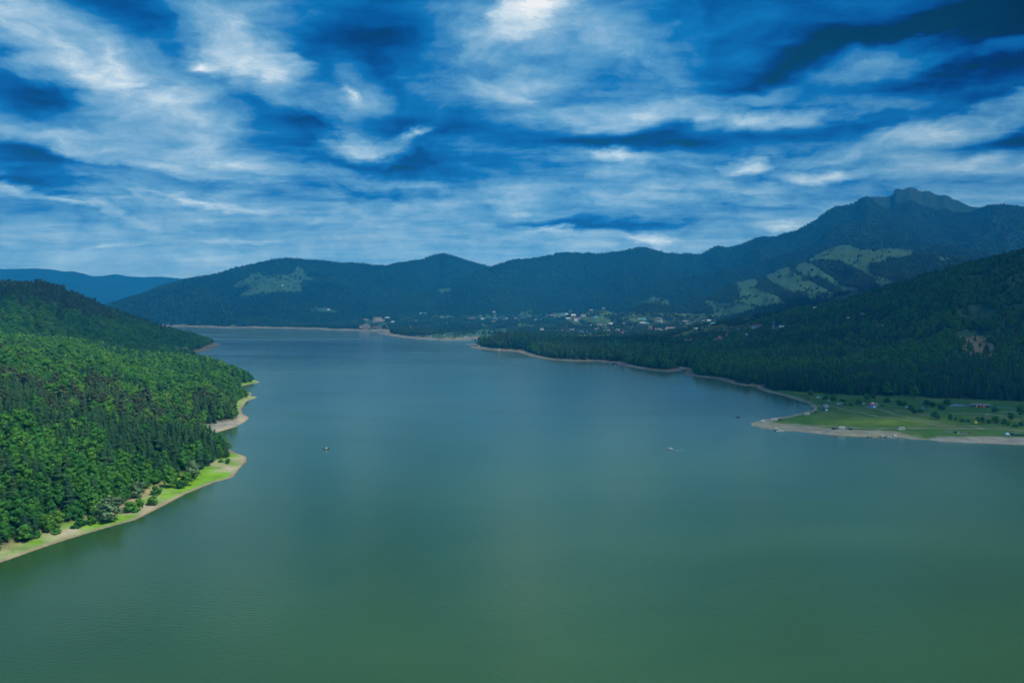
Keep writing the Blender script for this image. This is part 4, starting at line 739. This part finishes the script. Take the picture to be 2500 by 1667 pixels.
track([(1990,986),(2035,993),(2062,1001),(2100,1007),(2150,1017),(2230,1026),(2290,1038),(2340,1043.5),(2400,1045.5)], 2.6, 'dirt_track', 'thin dirt track crossing the camping meadow', TRK)
track([(2120,998),(2150,1000.5),(2185,1011),(2217,1017),(2254,1025),(2314,1037.5),(2400,1041.5),(2500,1049)], 2.4, 'dirt_track', 'upper dirt track curving across the camping meadow', TRK)
track([(1986,1003),(1990,995),(1992,988),(1986,984)], 3.2, 'dirt_track', 'muddy track at the inner corner of the cove', TRK)
track([(2322,1008.5),(2360,1009.5),(2405,1012),(2430,1008),(2460,1005.5),(2500,1004)], 2.6, 'footpath', 'pale concrete path in front of the lodge', CON); track([(2405,1012),(2440,1014),(2490,1017)], 2.0, 'footpath', 'pale lower path right of the lodge field', CON)
track([(1850,1036),(1900,1040),(1980,1044),(2060,1049),(2120,1052),(2150,1051)], 2.0, 'dirt_track', 'faint lower track above the gravel shore', pmat('track_faint', (.24, .27, .14), .95, .3, .6))
# ---- stones on the near bank
g = np.random.default_rng(5); V = []; T = []
def stone(X_, Y_, Z_, r_):
    n = len(V); hh = r_*g.uniform(.4, .8)
    V.extend([(X_, Y_, Z_+hh)]+[(X_+r_*g.uniform(.6, 1.2)*math.cos(a), Y_+r_*g.uniform(.6, 1.2)*math.sin(a), Z_-.05) for a in np.arange(5)*1.2566]); T.extend([(n, n+1+i, n+1+(i+1) % 5) for i in range(5)])
cx_ = []
while len(cx_) < 3600:
    a_, b_ = g.uniform(0, 625), g.uniform(1005, 1375)
    X_, Y_ = G(a_, b_)
    cx_.append((X_, Y_))
cx_ = np.array(cx_); s_c = grid_at(SS, cx_[:, 0], cx_[:, 1]); b_c = beachw(cx_[:, 0], cx_[:, 1], np.hypot(*cx_.T)); z_c = grid_at(ZZ, cx_[:, 0], cx_[:, 1]); nn_ = fbm(cx_[:, 0], cx_[:, 1], 22, 201, 3)
for (X_, Y_), s1, b1, z1, n1c in zip(cx_, s_c, b_c, z_c, nn_):
    rr_ = math.hypot(X_, Y_)
    if .4 < s1 < b1+2 and (n1c > .02 or rr_ > 735): stone(X_, Y_, z1, g.uniform(.12, .45)*(1+.5*(rr_ > 735))); stone(X_+g.uniform(-2, 2), Y_+g.uniform(-2, 2), z1, g.uniform(.08, .25))
ro_ = link('shore_stones', np_mesh('shore_stones', V, tris=T), mat=pmat('pale_stone', (.50, .47, .40), .9, .4, .3)); tag(ro_, 'pale stones strewn over the near left bank', 'stones', kind='stuff')

# ------------------------------------------------------------------ trees
def leafmat(name, cols, rough=.7):
    m = D.materials.new(name); m.use_nodes = True; t = NT(m.node_tree); b = t.n['Principled BSDF']
    oi = t.new('ShaderNodeObjectInfo').outputs['Random']
    tint = t.new('ShaderNodeAttribute', attribute_type='INSTANCER', attribute_name='tint').outputs['Fac']
    k = t.math('ADD', t.math('MULTIPLY', oi, .55), t.math('MULTIPLY', tint, .45), clamp=True)
    n = len(cols); c = t.ramp(k, [(i/(n-1), cc) for i, cc in enumerate(cols)])
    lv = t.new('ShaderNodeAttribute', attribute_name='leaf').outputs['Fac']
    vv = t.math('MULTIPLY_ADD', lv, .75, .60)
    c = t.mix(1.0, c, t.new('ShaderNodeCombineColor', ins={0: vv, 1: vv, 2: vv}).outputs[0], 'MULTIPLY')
    t.l.new(c, b.inputs['Base Color']); b.inputs['Roughness'].default_value = rough; b.inputs['Specular IOR Level'].default_value = .15
    return m
M_SPR = leafmat('spruce_needles', [(.014, .056, .024), (.022, .080, .028), (.038, .104, .032), (.064, .125, .036)])
M_PIN = leafmat('pine_needles', [(.040, .080, .036), (.056, .104, .046), (.080, .120, .055), (.066, .125, .048)])
M_BRO = leafmat('broadleaf_leaves', [(.020, .105, .020), (.034, .155, .022), (.056, .205, .022), (.085, .245, .026), (.125, .265, .036)])
M_WIL = leafmat('willow_leaves', [(.10, .20, .085), (.15, .25, .11)])
M_BRK = pmat('bark', (.075, .055, .040), .9, .4, 3)
def leaf_attr(me, vals):
    a = me.attributes.new('leaf', 'FLOAT', 'FACE'); a.data.foreach_set('value', np.asarray(vals, np.float32))
def spruce(seed, h=19.0, r=3.3, levels=15, arms=9, name='spruce_crown', mat=None):
    g = np.random.default_rng(seed); V = []; T = []; L = []
    for i in range(levels):
        f = i/levels; z = h*(.07+.90*f**.92); rr = r*(1-f)**.72*g.uniform(.74, 1.18)+.22
        off = g.uniform(0, 6.28)
        for k in range(arms if f < .8 else max(4, arms-3)):
            a = off+2*PI*(k+g.uniform(-.25, .25))/arms; R = rr*g.uniform(.7, 1.15); dr = -h*.035*g.uniform(.6, 1.6)*(1-f*.5)
            wd = 2*PI*R/arms*.62; ca, sa = math.cos(a), math.sin(a); n = len(V)
            V += [(0, 0, z+h*.045), (R*.62*ca-wd*sa, R*.62*sa+wd*ca, z+dr*.35), (R*ca, R*sa, z+dr), (R*.62*ca+wd*sa, R*.62*sa-wd*ca, z+dr*.35), (R*.55*ca, R*.55*sa, z+h*.025)]
            T += [(n, n+1, n+4), (n+1, n+2, n+4), (n+4, n+2, n+3), (n, n+4, n+3)]
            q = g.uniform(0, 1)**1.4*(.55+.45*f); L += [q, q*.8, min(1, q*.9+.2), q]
    n = len(V); V += [(0, 0, h), (.35, 0, h*.86), (-.2, .3, h*.86), (-.2, -.3, h*.86)]; T += [(n, n+1, n+2), (n, n+2, n+3), (n, n+3, n+1)]; L += [.8]*3
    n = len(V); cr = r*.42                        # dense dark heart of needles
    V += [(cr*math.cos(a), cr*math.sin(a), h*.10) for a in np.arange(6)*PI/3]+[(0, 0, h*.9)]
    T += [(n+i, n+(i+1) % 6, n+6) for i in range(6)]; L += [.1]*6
    me = np_mesh(name, V, tris=T, mat=mat or M_SPR); leaf_attr(me, L); return me
def pine(seed, h=17.0, r=3.0):                    # Scots pine: bare lower trunk, rounded layered top
    return blobtree(seed, h, r, 8, 26, .42, M_PIN, 'pine_crown', flat=.55, low=.42)
def blobtree(seed, h, r, lobes, per, leaf, mat, name, flat=.85, low=.10):
    g = np.random.default_rng(seed); V = []; Q = []; L = []
    cz0, cz1 = h*low, h
    cen = []
    for i in range(lobes):
        f = (i+.5)/lobes; z = cz0+(cz1-cz0)*(.12+.76*f)
        e = math.sqrt(max(0, 1-((f-.42)/.68)**2)); a = i*2.4+g.uniform(-.5, .5)
        d = r*e*g.uniform(.35, .68) if i < lobes-1 else r*.1
        cen.append((d*math.cos(a), d*math.sin(a), z, r*g.uniform(.46, .68)*(.65+.35*e)))
    cen.append((0, 0, cz0+(cz1-cz0)*.45, r*.72))
    for (x, y, z, q) in cen:
        tone = g.uniform(0, .45)
        for k in range(per):
            d = g.normal(size=3); d /= np.linalg.norm(d)+1e-6
            if d[2] < -.55: d[2] *= -.5
            p = np.array([x, y, z])+d*np.array([q, q, q*flat])*g.uniform(.82, 1.1)
            nn = d+g.normal(size=3)*.20; nn /= np.linalg.norm(nn)
            u = np.cross(nn, (.3, .1, 1)); u /= np.linalg.norm(u)+1e-6; v = np.cross(nn, u); s1 = leaf*q*g.uniform(.55, 1.15); s2 = s1*g.uniform(.5, 1)
            n = len(V); V += [p-u*s1, p+v*s2*.7-u*.1*s1, p+u*s1, p-v*s2]; Q.append((n, n+1, n+2, n+3)); L.append(min(1, tone+g.uniform(0, .6)))
    T = []; TL = 0
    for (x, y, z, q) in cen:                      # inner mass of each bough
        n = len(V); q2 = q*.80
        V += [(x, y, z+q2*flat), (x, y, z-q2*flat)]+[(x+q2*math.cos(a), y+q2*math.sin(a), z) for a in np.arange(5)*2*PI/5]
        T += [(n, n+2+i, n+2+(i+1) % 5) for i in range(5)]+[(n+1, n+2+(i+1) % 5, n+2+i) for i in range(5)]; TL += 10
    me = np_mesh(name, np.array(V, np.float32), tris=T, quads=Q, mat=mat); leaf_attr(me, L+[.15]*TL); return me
def trunk(h, r, name='trunk'):
    b = MB(); b.cyl((0, 0, -.8), r, h*.5+.8, n=7, r2=r*.7); b.cyl((0, 0, h*.5), r*.7, h*.36, n=7, r2=r*.25)
    for k in range(4):
        a = k*1.7+.3; z = h*(.32+.11*k); c, s_ = math.cos(a), math.sin(a); L = h*.13
        b.add([(-.1*s_, .1*c, z), (.1*s_, -.1*c, z), (0, 0, z+.25), (c*L, s_*L, z+L*.7)], [(0, 1, 3), (1, 2, 3), (2, 0, 3)])
    return b.mesh(name, M_BRK)
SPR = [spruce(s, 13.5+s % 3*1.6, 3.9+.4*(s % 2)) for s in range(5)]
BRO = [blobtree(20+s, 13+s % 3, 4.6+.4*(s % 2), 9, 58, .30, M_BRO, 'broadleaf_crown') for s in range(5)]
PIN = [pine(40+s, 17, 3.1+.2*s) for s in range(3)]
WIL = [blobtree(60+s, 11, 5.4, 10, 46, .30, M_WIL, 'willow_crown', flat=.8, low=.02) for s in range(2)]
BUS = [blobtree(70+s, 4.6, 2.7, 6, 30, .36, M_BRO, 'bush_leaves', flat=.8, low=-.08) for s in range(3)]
M_FAR = leafmat('mountain_needles', [(.006, .030, .020), (.012, .046, .026), (.020, .058, .028)]); M_FRB = leafmat('mountain_leaves', [(.016, .060, .024), (.026, .085, .028), (.040, .100, .030)])  # darker copies of the foliage colours, standing in for shade on the mountains
SPL = [spruce(80+s, 16, 3.6, 6, 6, name='far_spruce', mat=M_FAR) for s in range(3)]
BRL = [blobtree(90+s, 12, 5.2, 5, 11, .62, M_FRB, 'far_broadleaf') for s in range(3)]
TR_S, TR_B, TR_P = trunk(16, .26), trunk(12, .32), trunk(16, .24)

# candidate places: a jittered lattice in polar bands
pts = []
for ra, rb, sp in ((330, 900, 5.0), (900, 1600, 5.8), (1600, 3000, 8.0), (3000, 4600, 11.5), (4600, 8700, 16.0)):
    nr = int((rb-ra)/sp)
    for i in range(nr):
        r = ra+(i+.5)*sp; am = math.radians(40 if ra < 1500 else 37); n = int(2*am*r/sp)
        a = -am+(np.arange(n)+.5)*2*am/n
        rj = r+RNG.uniform(-.42, .42, n)*sp; aj = a+RNG.uniform(-.42, .42, n)*sp/r
        pts.append(np.stack([rj*np.sin(aj), rj*np.cos(aj), np.full(n, sp)], 1))
P = np.concatenate(pts)
x, y, sp = P.T; r = np.hypot(x, y)
s = grid_at(SS, x, y); P = P[s > 8]; x, y, sp = P.T; r = np.hypot(x, y); s = grid_at(SS, x, y)
z = grid_at(ZZ, x, y); cmx = grid_at(cm, x, y)
ok0 = ~((r < 1600) & (RNG.uniform(size=len(x)) < .12))
vis = ok0 & ((z+22-H)/r >= cmx-.004)
bw = beachw(x, y, r)
ok = vis & (s > bw*(1-.05)+RNG.uniform(-2, 2, len(x)))
fl = inpoly(x, y, FLAT); ok &= ~fl
pxx, pyy = proj(x, y, z)
cl = np.zeros(len(x), bool)
pxr, pyr = ragged(x, y, pxx, pyy)
for c in CLEAR: cl |= inpoly(pxr, pyr, c)
cl &= (z-H)/r >= cmx-.002
nA = fbm(x, y, 140, 101, 3); nB = fbm(x, y, 260, 111, 3); nC = fbm(x, y, 60, 121, 3)
ok &= ~(cl & (RNG.uniform(size=len(x)) > .04+.6*np.clip(nC*6-.8, 0, 1)))
vil = inpoly(pxx, pyy, VILLAGE) & (r > 2250)
ok &= ~(vil & (RNG.uniform(size=len(x)) > np.clip(.30+nC*3.2, 0, 1)))
rh = (x > 0) & (r > 1500) & (r < 3300) & ~vil     # right hill: scrub with small gaps
ok &= ~(rh & (nC > .12) & (RNG.uniform(size=len(x)) < .85))
ok &= (z < 980) & (r < 7500)
for (hx, hy, hr, hf) in KEEPCLEAR:                # nothing grows into a building or hides it from the lake
    d = math.hypot(hx, hy); ux, uy = hx/d, hy/d
    al = (x-hx)*ux+(y-hy)*uy; ac = -(x-hx)*uy+(y-hy)*ux
    ok &= ~((np.abs(ac) < hr) & (al < hr*.9) & (al > -hf))
x, y, z, r, s, sp, pxx, pyy, nA, nB, nC, bw = [q[ok] for q in (x, y, z, r, s, sp, pxx, pyy, nA, nB, nC, bw)]
rnd = RNG.uniform(size=len(x))
# share of broadleaves by place
pb = np.full(len(x), .25)
L1 = (x < 0) & (r < 1500)
shore = np.clip(1-(s-bw)/32, 0, 1)
upper = np.clip((r-760)/260, 0, 1)*np.clip((560-pxx)/120, 0, 1)
pb = np.where(L1, np.clip(.20+nA*1.5+nC*2.2+shore*.9+upper*.62, .03, .96), pb)
L2 = (x < 0) & (r >= 1500) & (r < 3000)
pb = np.where(L2, np.clip((pyy-(740+(pxx)*.13))/35+.35+nA*1.4, .02, .97), pb)
R1_ = (x > 0) & (r < 1500)
pb = np.where(R1_, np.clip(.12+nA*1.2+np.clip((r-1280)/150, 0, 1)*.5, .02, .9), pb)
R2_ = (x > 0) & (r >= 1500) & (r < 3300)
pb = np.where(R2_, np.clip(.78+nA*1.6, .2, .97), pb)
pb = np.where((x > -100) & (r > 1500) & (r < 2500) & (pxx < 1750), np.clip(.32+nA*2.2+np.clip((pxx-1450)/200, 0, .4), .05, .9), pb)
pb = np.where(r > 4200, np.clip(.30+nB*1.5+np.clip((pyy-705)/60, 0, .5)*(pxx > 900), .03, .8), pb)
bro = rnd < pb
pin = ~bro & (((L1 & (nB+nC*.8 > .06) & (pyy < 1160)) | (L2 & (nB > -.15))) & (RNG.uniform(size=len(x)) < .6))
kind = np.where(bro, 0, np.where(pin, 2, 1))
scl = np.clip(RNG.normal(.97, .19, len(x)), .5, 1.5)*np.where(r > 4600, 1.0, 1.0)
scl *= np.where(bro & L1, np.clip(.72+.35*(1-shore), .6, 1.1), 1)
scl *= np.where(R2_ & bro, .78, 1)
cl2 = np.interp(r, (300, 1500, 3000, 4600, 8700), (1, 1, 1.12, 1.25, 1.35))
wid = scl*cl2*np.where(sp > 10, sp/11.0*.95, np.interp(sp, (5, 8), (.92, 1.12)))
tint = np.clip(.5+nB*2.2+nC*.8+RNG.normal(0, .12, len(x)), 0, 1)
tint = np.where(L1, np.clip(tint+.12, 0, 1), tint)
tint = np.where(R2_ & bro, np.clip(tint+RNG.normal(.12, .25, len(x)), 0, 1), tint)
tint = np.where(R2_, np.clip(tint+RNG.normal(0, .22, len(x)), 0, 1), tint)
rot = RNG.uniform(0, 2*PI, len(x))
print('trees', len(x), 'broad', int(bro.sum()))

# the trees that show largest: real objects
infr = (pxx > 4) & (pxx < 2496) & (pyy > 5) & (pyy < 1640)
used = np.zeros(len(x), bool)
GN_ = {0: 'broadleaf trees low on the near left wooded point', 1: 'spruces low on the near left wooded point', 2: 'pines low on the near left wooded point'}
def make_tree(name, crown_me, trunk_me, cat):
    e = empty(name, (0, 0, 0)); e['category'] = cat
    link('trunk', trunk_me, e); link('crown', crown_me, e); return e
PROTO = {0: [make_tree('broadleaf_tree', m_, TR_B, 'tree') for m_ in BRO], 1: [make_tree('spruce_tree', m_, TR_S, 'spruce') for m_ in SPR], 2: [make_tree('pine_tree', m_, TR_P, 'pine') for m_ in PIN]}
firstp = {k: [True]*len(v) for k, v in PROTO.items()}
def put_tree(k, v, X_, Y_, Z_, sc, wd, rt, tn, label, group):
    o = PROTO[k][v]
    if firstp[k][v]: firstp[k][v] = False
    else: o = copy_tree(o)
    o.location = (X_, Y_, Z_-.3); o.rotation_euler = (0, 0, rt); o.scale = (wd, wd, sc)
    for c in o.children: c['tint'] = tn
    o['label'] = label; o['group'] = group; return o
for k, cap in ((0, 290), (1, 290), (2, 120)):
    c = np.where((kind == k) & infr & (r < 1000))[0]
    c = c[np.argsort(r[c])][:cap]; used[c] = True
    base = ('broadleaf tree', 'spruce', 'pine')[k]
    for i in c:
        tone = ('dark', 'mid green', 'bright')[min(2, int(tint[i]*3))]; sz = 'tall' if scl[i] > 1.02 else 'short' if scl[i] < .8 else 'middling'
        row = 'edging the grassy bank' if s[i] < bw[i]+9 else 'just inside the wood edge' if s[i] < bw[i]+26 else 'deeper in the wood'
        zone = 'by the left picture edge' if pxx[i] < 130 else 'behind the large willow' if pxx[i] < 300 else 'above the lone round bush' if pxx[i] < 430 else 'towards the grassy point'
        put_tree(k, int(i) % len(PROTO[k]), x[i], y[i], z[i], scl[i], wid[i], rot[i], float(tint[i]), f"{tone} {sz} {base} {row} {zone}", GN_[k])

def scatter(name, srcs, sel, label, cat):
    n = len(sel); me = D.meshes.new(name); me.vertices.add(n)
    me.vertices.foreach_set('co', np.stack([x[sel], y[sel], z[sel]-.4], 1).astype(np.float32).ravel())
    def at(nm, typ, arr, key='value'):
        a = me.attributes.new(nm, typ, 'POINT'); a.data.foreach_set(key, arr.ravel())
    at('pick', 'INT', RNG.integers(0, len(srcs), n).astype(np.int32)); at('tint', 'FLOAT', tint[sel].astype(np.float32))
    at('turn', 'FLOAT_VECTOR', np.stack([RNG.normal(0, .03, n), RNG.normal(0, .03, n), rot[sel]], 1).astype(np.float32), 'vector')
    at('size', 'FLOAT_VECTOR', np.stack([wid[sel], wid[sel], scl[sel]], 1).astype(np.float32), 'vector')
    o = link(name, me); tag(o, label, cat, kind='stuff')
    g = D.node_groups.new(name, 'GeometryNodeTree'); g.interface.new_socket('Geometry', in_out='INPUT', socket_type='NodeSocketGeometry'); g.interface.new_socket('Geometry', in_out='OUTPUT', socket_type='NodeSocketGeometry')
    N = g.nodes; K = g.links
    gi = N.new('NodeGroupInput'); gout = N.new('NodeGroupOutput'); iop = N.new('GeometryNodeInstanceOnPoints'); g2i = N.new('GeometryNodeGeometryToInstance')
    for so in reversed(srcs):
        inf = N.new('GeometryNodeObjectInfo'); inf.inputs['Object'].default_value = so; inf.transform_space = 'ORIGINAL'
        K.new(inf.outputs['Geometry'], g2i.inputs[0])
    K.new(gi.outputs[0], iop.inputs['Points']); K.new(g2i.outputs[0], iop.inputs['Instance']); iop.inputs['Pick Instance'].default_value = True
    for nm, ty, sock in (('pick', 'INT', 'Instance Index'), ('turn', 'FLOAT_VECTOR', 'Rotation'), ('size', 'FLOAT_VECTOR', 'Scale')):
        a = N.new('GeometryNodeInputNamedAttribute'); a.data_type = ty; a.inputs['Name'].default_value = nm
        out = [q for q in a.outputs if q.enabled and q.name == 'Attribute'][0]
        if nm == 'turn':
            e2r = N.new('FunctionNodeEulerToRotation'); K.new(out, e2r.inputs[0]); out = e2r.outputs[0]
        K.new(out, iop.inputs[sock])
    K.new(iop.outputs[0], gout.inputs[0])
    mod = o.modifiers.new('grow', 'NODES'); mod.node_group = g
    return o
def src(mes):                                     # patterns for the masses: never in the scene themselves
    return [D.objects.new(m_.name, m_) for m_ in mes]
nf = ~used
FARB = r > 2600
def crownsrc(meshes): return src(meshes)
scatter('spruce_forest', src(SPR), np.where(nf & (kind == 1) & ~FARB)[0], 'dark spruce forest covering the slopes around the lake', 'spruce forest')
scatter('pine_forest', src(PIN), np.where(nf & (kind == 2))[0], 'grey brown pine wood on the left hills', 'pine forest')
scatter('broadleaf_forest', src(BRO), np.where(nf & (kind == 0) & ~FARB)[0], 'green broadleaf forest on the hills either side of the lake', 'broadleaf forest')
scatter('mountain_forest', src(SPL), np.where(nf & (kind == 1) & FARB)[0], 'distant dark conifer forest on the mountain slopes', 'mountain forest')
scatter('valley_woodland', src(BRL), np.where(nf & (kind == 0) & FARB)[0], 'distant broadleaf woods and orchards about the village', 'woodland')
# ---- single bushes and willows that can be told apart
def bush(px, py, k, w_, h_, label, name='bush', tn=.5, group='bushes fringing the near left bank', cat='bush'):
    X_, Y_, Z_ = place(px, py); e = empty(name, (X_, Y_, Z_-.2), px*1.7)
    me = (WIL if k == 'w' else BRO if k == 't' else BUS)[int(px) % (2 if k == 'w' else 3)]
    bw_, bh_ = {'w': (10.8, 11), 't': (9.6, 14), 'b': (5.4, 4.8)}[k]
    tr = link('trunk', cached(('btr',), lambda: trunk(4.5, .14)), e); c_ = link('crown', me, e); c_['tint'] = tn
    d = math.hypot(X_, Y_)/F; e.scale = (w_*d/bw_, w_*d/bw_, h_*d/bh_); return tag(e, label, cat, group)
bush(266, 1273, 'w', 56, 56, 'large silvery green willow in the middle of the near left bank', 'willow_tree', .5, 'willows fringing the near left bank', 'willow')
bush(336, 1214, 'w', 34, 36, 'silvery willow at the wood edge right of the large willow', 'willow_tree', .4, 'willows fringing the near left bank', 'willow')
bush(470, 1170, 'w', 32, 46, 'pale willow above the sandy slope of the near left bank', 'willow_tree', .6, 'willows fringing the near left bank', 'willow'); bush(446, 1064, 'w', 36, 30, 'whitish willow standing out in the wood behind the first point', 'willow_tree', 1, 'willows fringing the near left bank', 'willow')
bush(453, 866, 'w', 22, 18, 'whitish willow at the left end of the far sandy strip', 'willow_tree', 1, 'pale willows at the far left headland', 'willow'); bush(430, 862, 'w', 20, 16, 'whitish willow in the wood left of the far sandy strip', 'willow_tree', 1, 'pale willows at the far left headland', 'willow')
for i, (a_, b_, k, w_, h_, tn, lb) in enumerate([(195,1286,'b',32,22,.1,'grey green bush left of the large willow'),(140,1292,'t',30,40,.95,'yellow green young tree low on the left bank'),(122,1296,'t',26,34,.9,'yellow green young tree leaning over the left bank'),(138,1302,'b',26,14,.2,'low dark bush in front of the yellow green trees'),(182,1290,'b',18,10,.1,'small grey bush at the edge of the sand'),
  (221,1280,'b',26,22,.15,'dark bush touching the large willow from the left'),(318,1250,'b',34,26,.35,'broad bush right of the large willow'),(338,1246,'b',30,30,.7,'green bush at the right end of the broad bush'),(374,1233,'b',28,24,.6,'round bush alone on the grass of the left bank'),(380,1208,'b',26,22,.4,'bush at the wood edge above the lone round bush'),(418,1190,'t',34,46,.6,'round green tree at the sandy slope'),(440,1192,'b',26,20,.3,'dark bush in front of the round green tree'),(456,1186,'t',28,36,.5,'small green tree right of the round green tree'),
  (556,1132,'b',13,14,.1,'small dark bush alone on the point'),(540,1128,'b',14,8,.3,'flat bush on the stones of the point'),(552,1100,'t',24,24,.8,'pale green tree at the head of the point'),(534,1110,'t',26,28,.55,'green tree behind the head of the point'),(90,1312,'b',22,18,.3,'bush at the lower wood edge near the left picture edge'),(60,1322,'t',36,40,.85,'bright green tree at the lower left picture edge')]):
    bush(a_, b_, k, w_, h_, lb, 'young_tree' if k == 't' else 'bush', tn, 'single trees and bushes fringing the near left bank', 'tree' if k == 't' else 'bush')
for i, (a_, b_, k, w_, h_) in enumerate([(1979,968,'t',15,16),(2016,975,'b',16,13),(2034,977,'b',18,14),(2057,980,'b',20,7),(2098,986,'b',22,12),(2115,980,'t',14,22),(2132,978,'t',14,26),(2166,982,'b',18,12),(2195,990,'b',18,14),(2208,991,'b',16,12),(2224,1001,'b',18,12),(2231,1008,'b',14,10),(2246,1007,'b',16,10),(2262,993,'t',18,18),(2276,993,'b',16,12),(2299,1000,'b',18,14),(2312,992,'t',18,18),
  (2284,1023,'t',20,18),(2320,1026,'t',10,14),(2334,1028,'t',9,12),(2349,1029,'b',14,7),(2364,1030,'b',12,7),(2387,1032,'t',11,13),(2398,1031,'t',11,13),(2413,1033,'b',11,10),(2431,1032,'t',18,15),(2452,1036,'t',13,13),(2461,1038,'b',12,10),(2430,1008,'t',20,18),(2468,1028,'t',17,18),(2492,1018,'t',20,26),(2478,1042,'b',14,9),(2495,1040,'b',14,12),(2233,970,'t',18,26),(2077,991,'b',10,9)]):
    wh = 'in the hedge below the lodge field' if b_ > 1020 else 'at the back edge of the camping meadow'
    lab = {14: 'conical dark tree', }.get(0, ('dark green tree' if k == 't' else 'low dark bush'))+' '+wh
    if (a_, b_) == (2077, 991): lab = 'round grey green bush alone between the black car and the tents'
    if (a_, b_) == (1979, 968): lab = 'dark tree where the dark shore meets the camping meadow'
    if (a_, b_) == (2233, 970): lab = 'tall conical tree behind the meadow bushes'
    if (a_, b_) == (2430, 1008): lab = 'round dark tree in front of the lodge path'
    if (a_, b_) == (2492, 1018): lab = 'large dark tree at the right picture edge of the meadow'
    bush(a_, b_, k, w_, h_, lab, 'meadow_tree' if k == 't' else 'meadow_bush', .25+.3*((i*7) % 5)/5, 'trees and bushes round the camping meadow', 'tree' if k == 't' else 'bush')
# ------------------------------------------------------------------ haze
hm = D.materials.new('air'); hm.use_nodes = True; t = NT(hm.node_tree); t.n.clear()
pv = t.new('ShaderNodeVolumePrincipled', ins={'Color': (.02, .44, 1.0, 1), 'Density': SIG, 'Anisotropy': 0.0})
mo = t.new('ShaderNodeOutputMaterial'); t.l.new(pv.outputs[0], mo.inputs['Volume'])
hb = MB(); hb.box(-17600, 17600, -17600, 17600, -12, 1320)
ho = hb.build('haze', hm); tag(ho, 'thin blue haze over the lake and mountains', 'haze', kind='stuff')
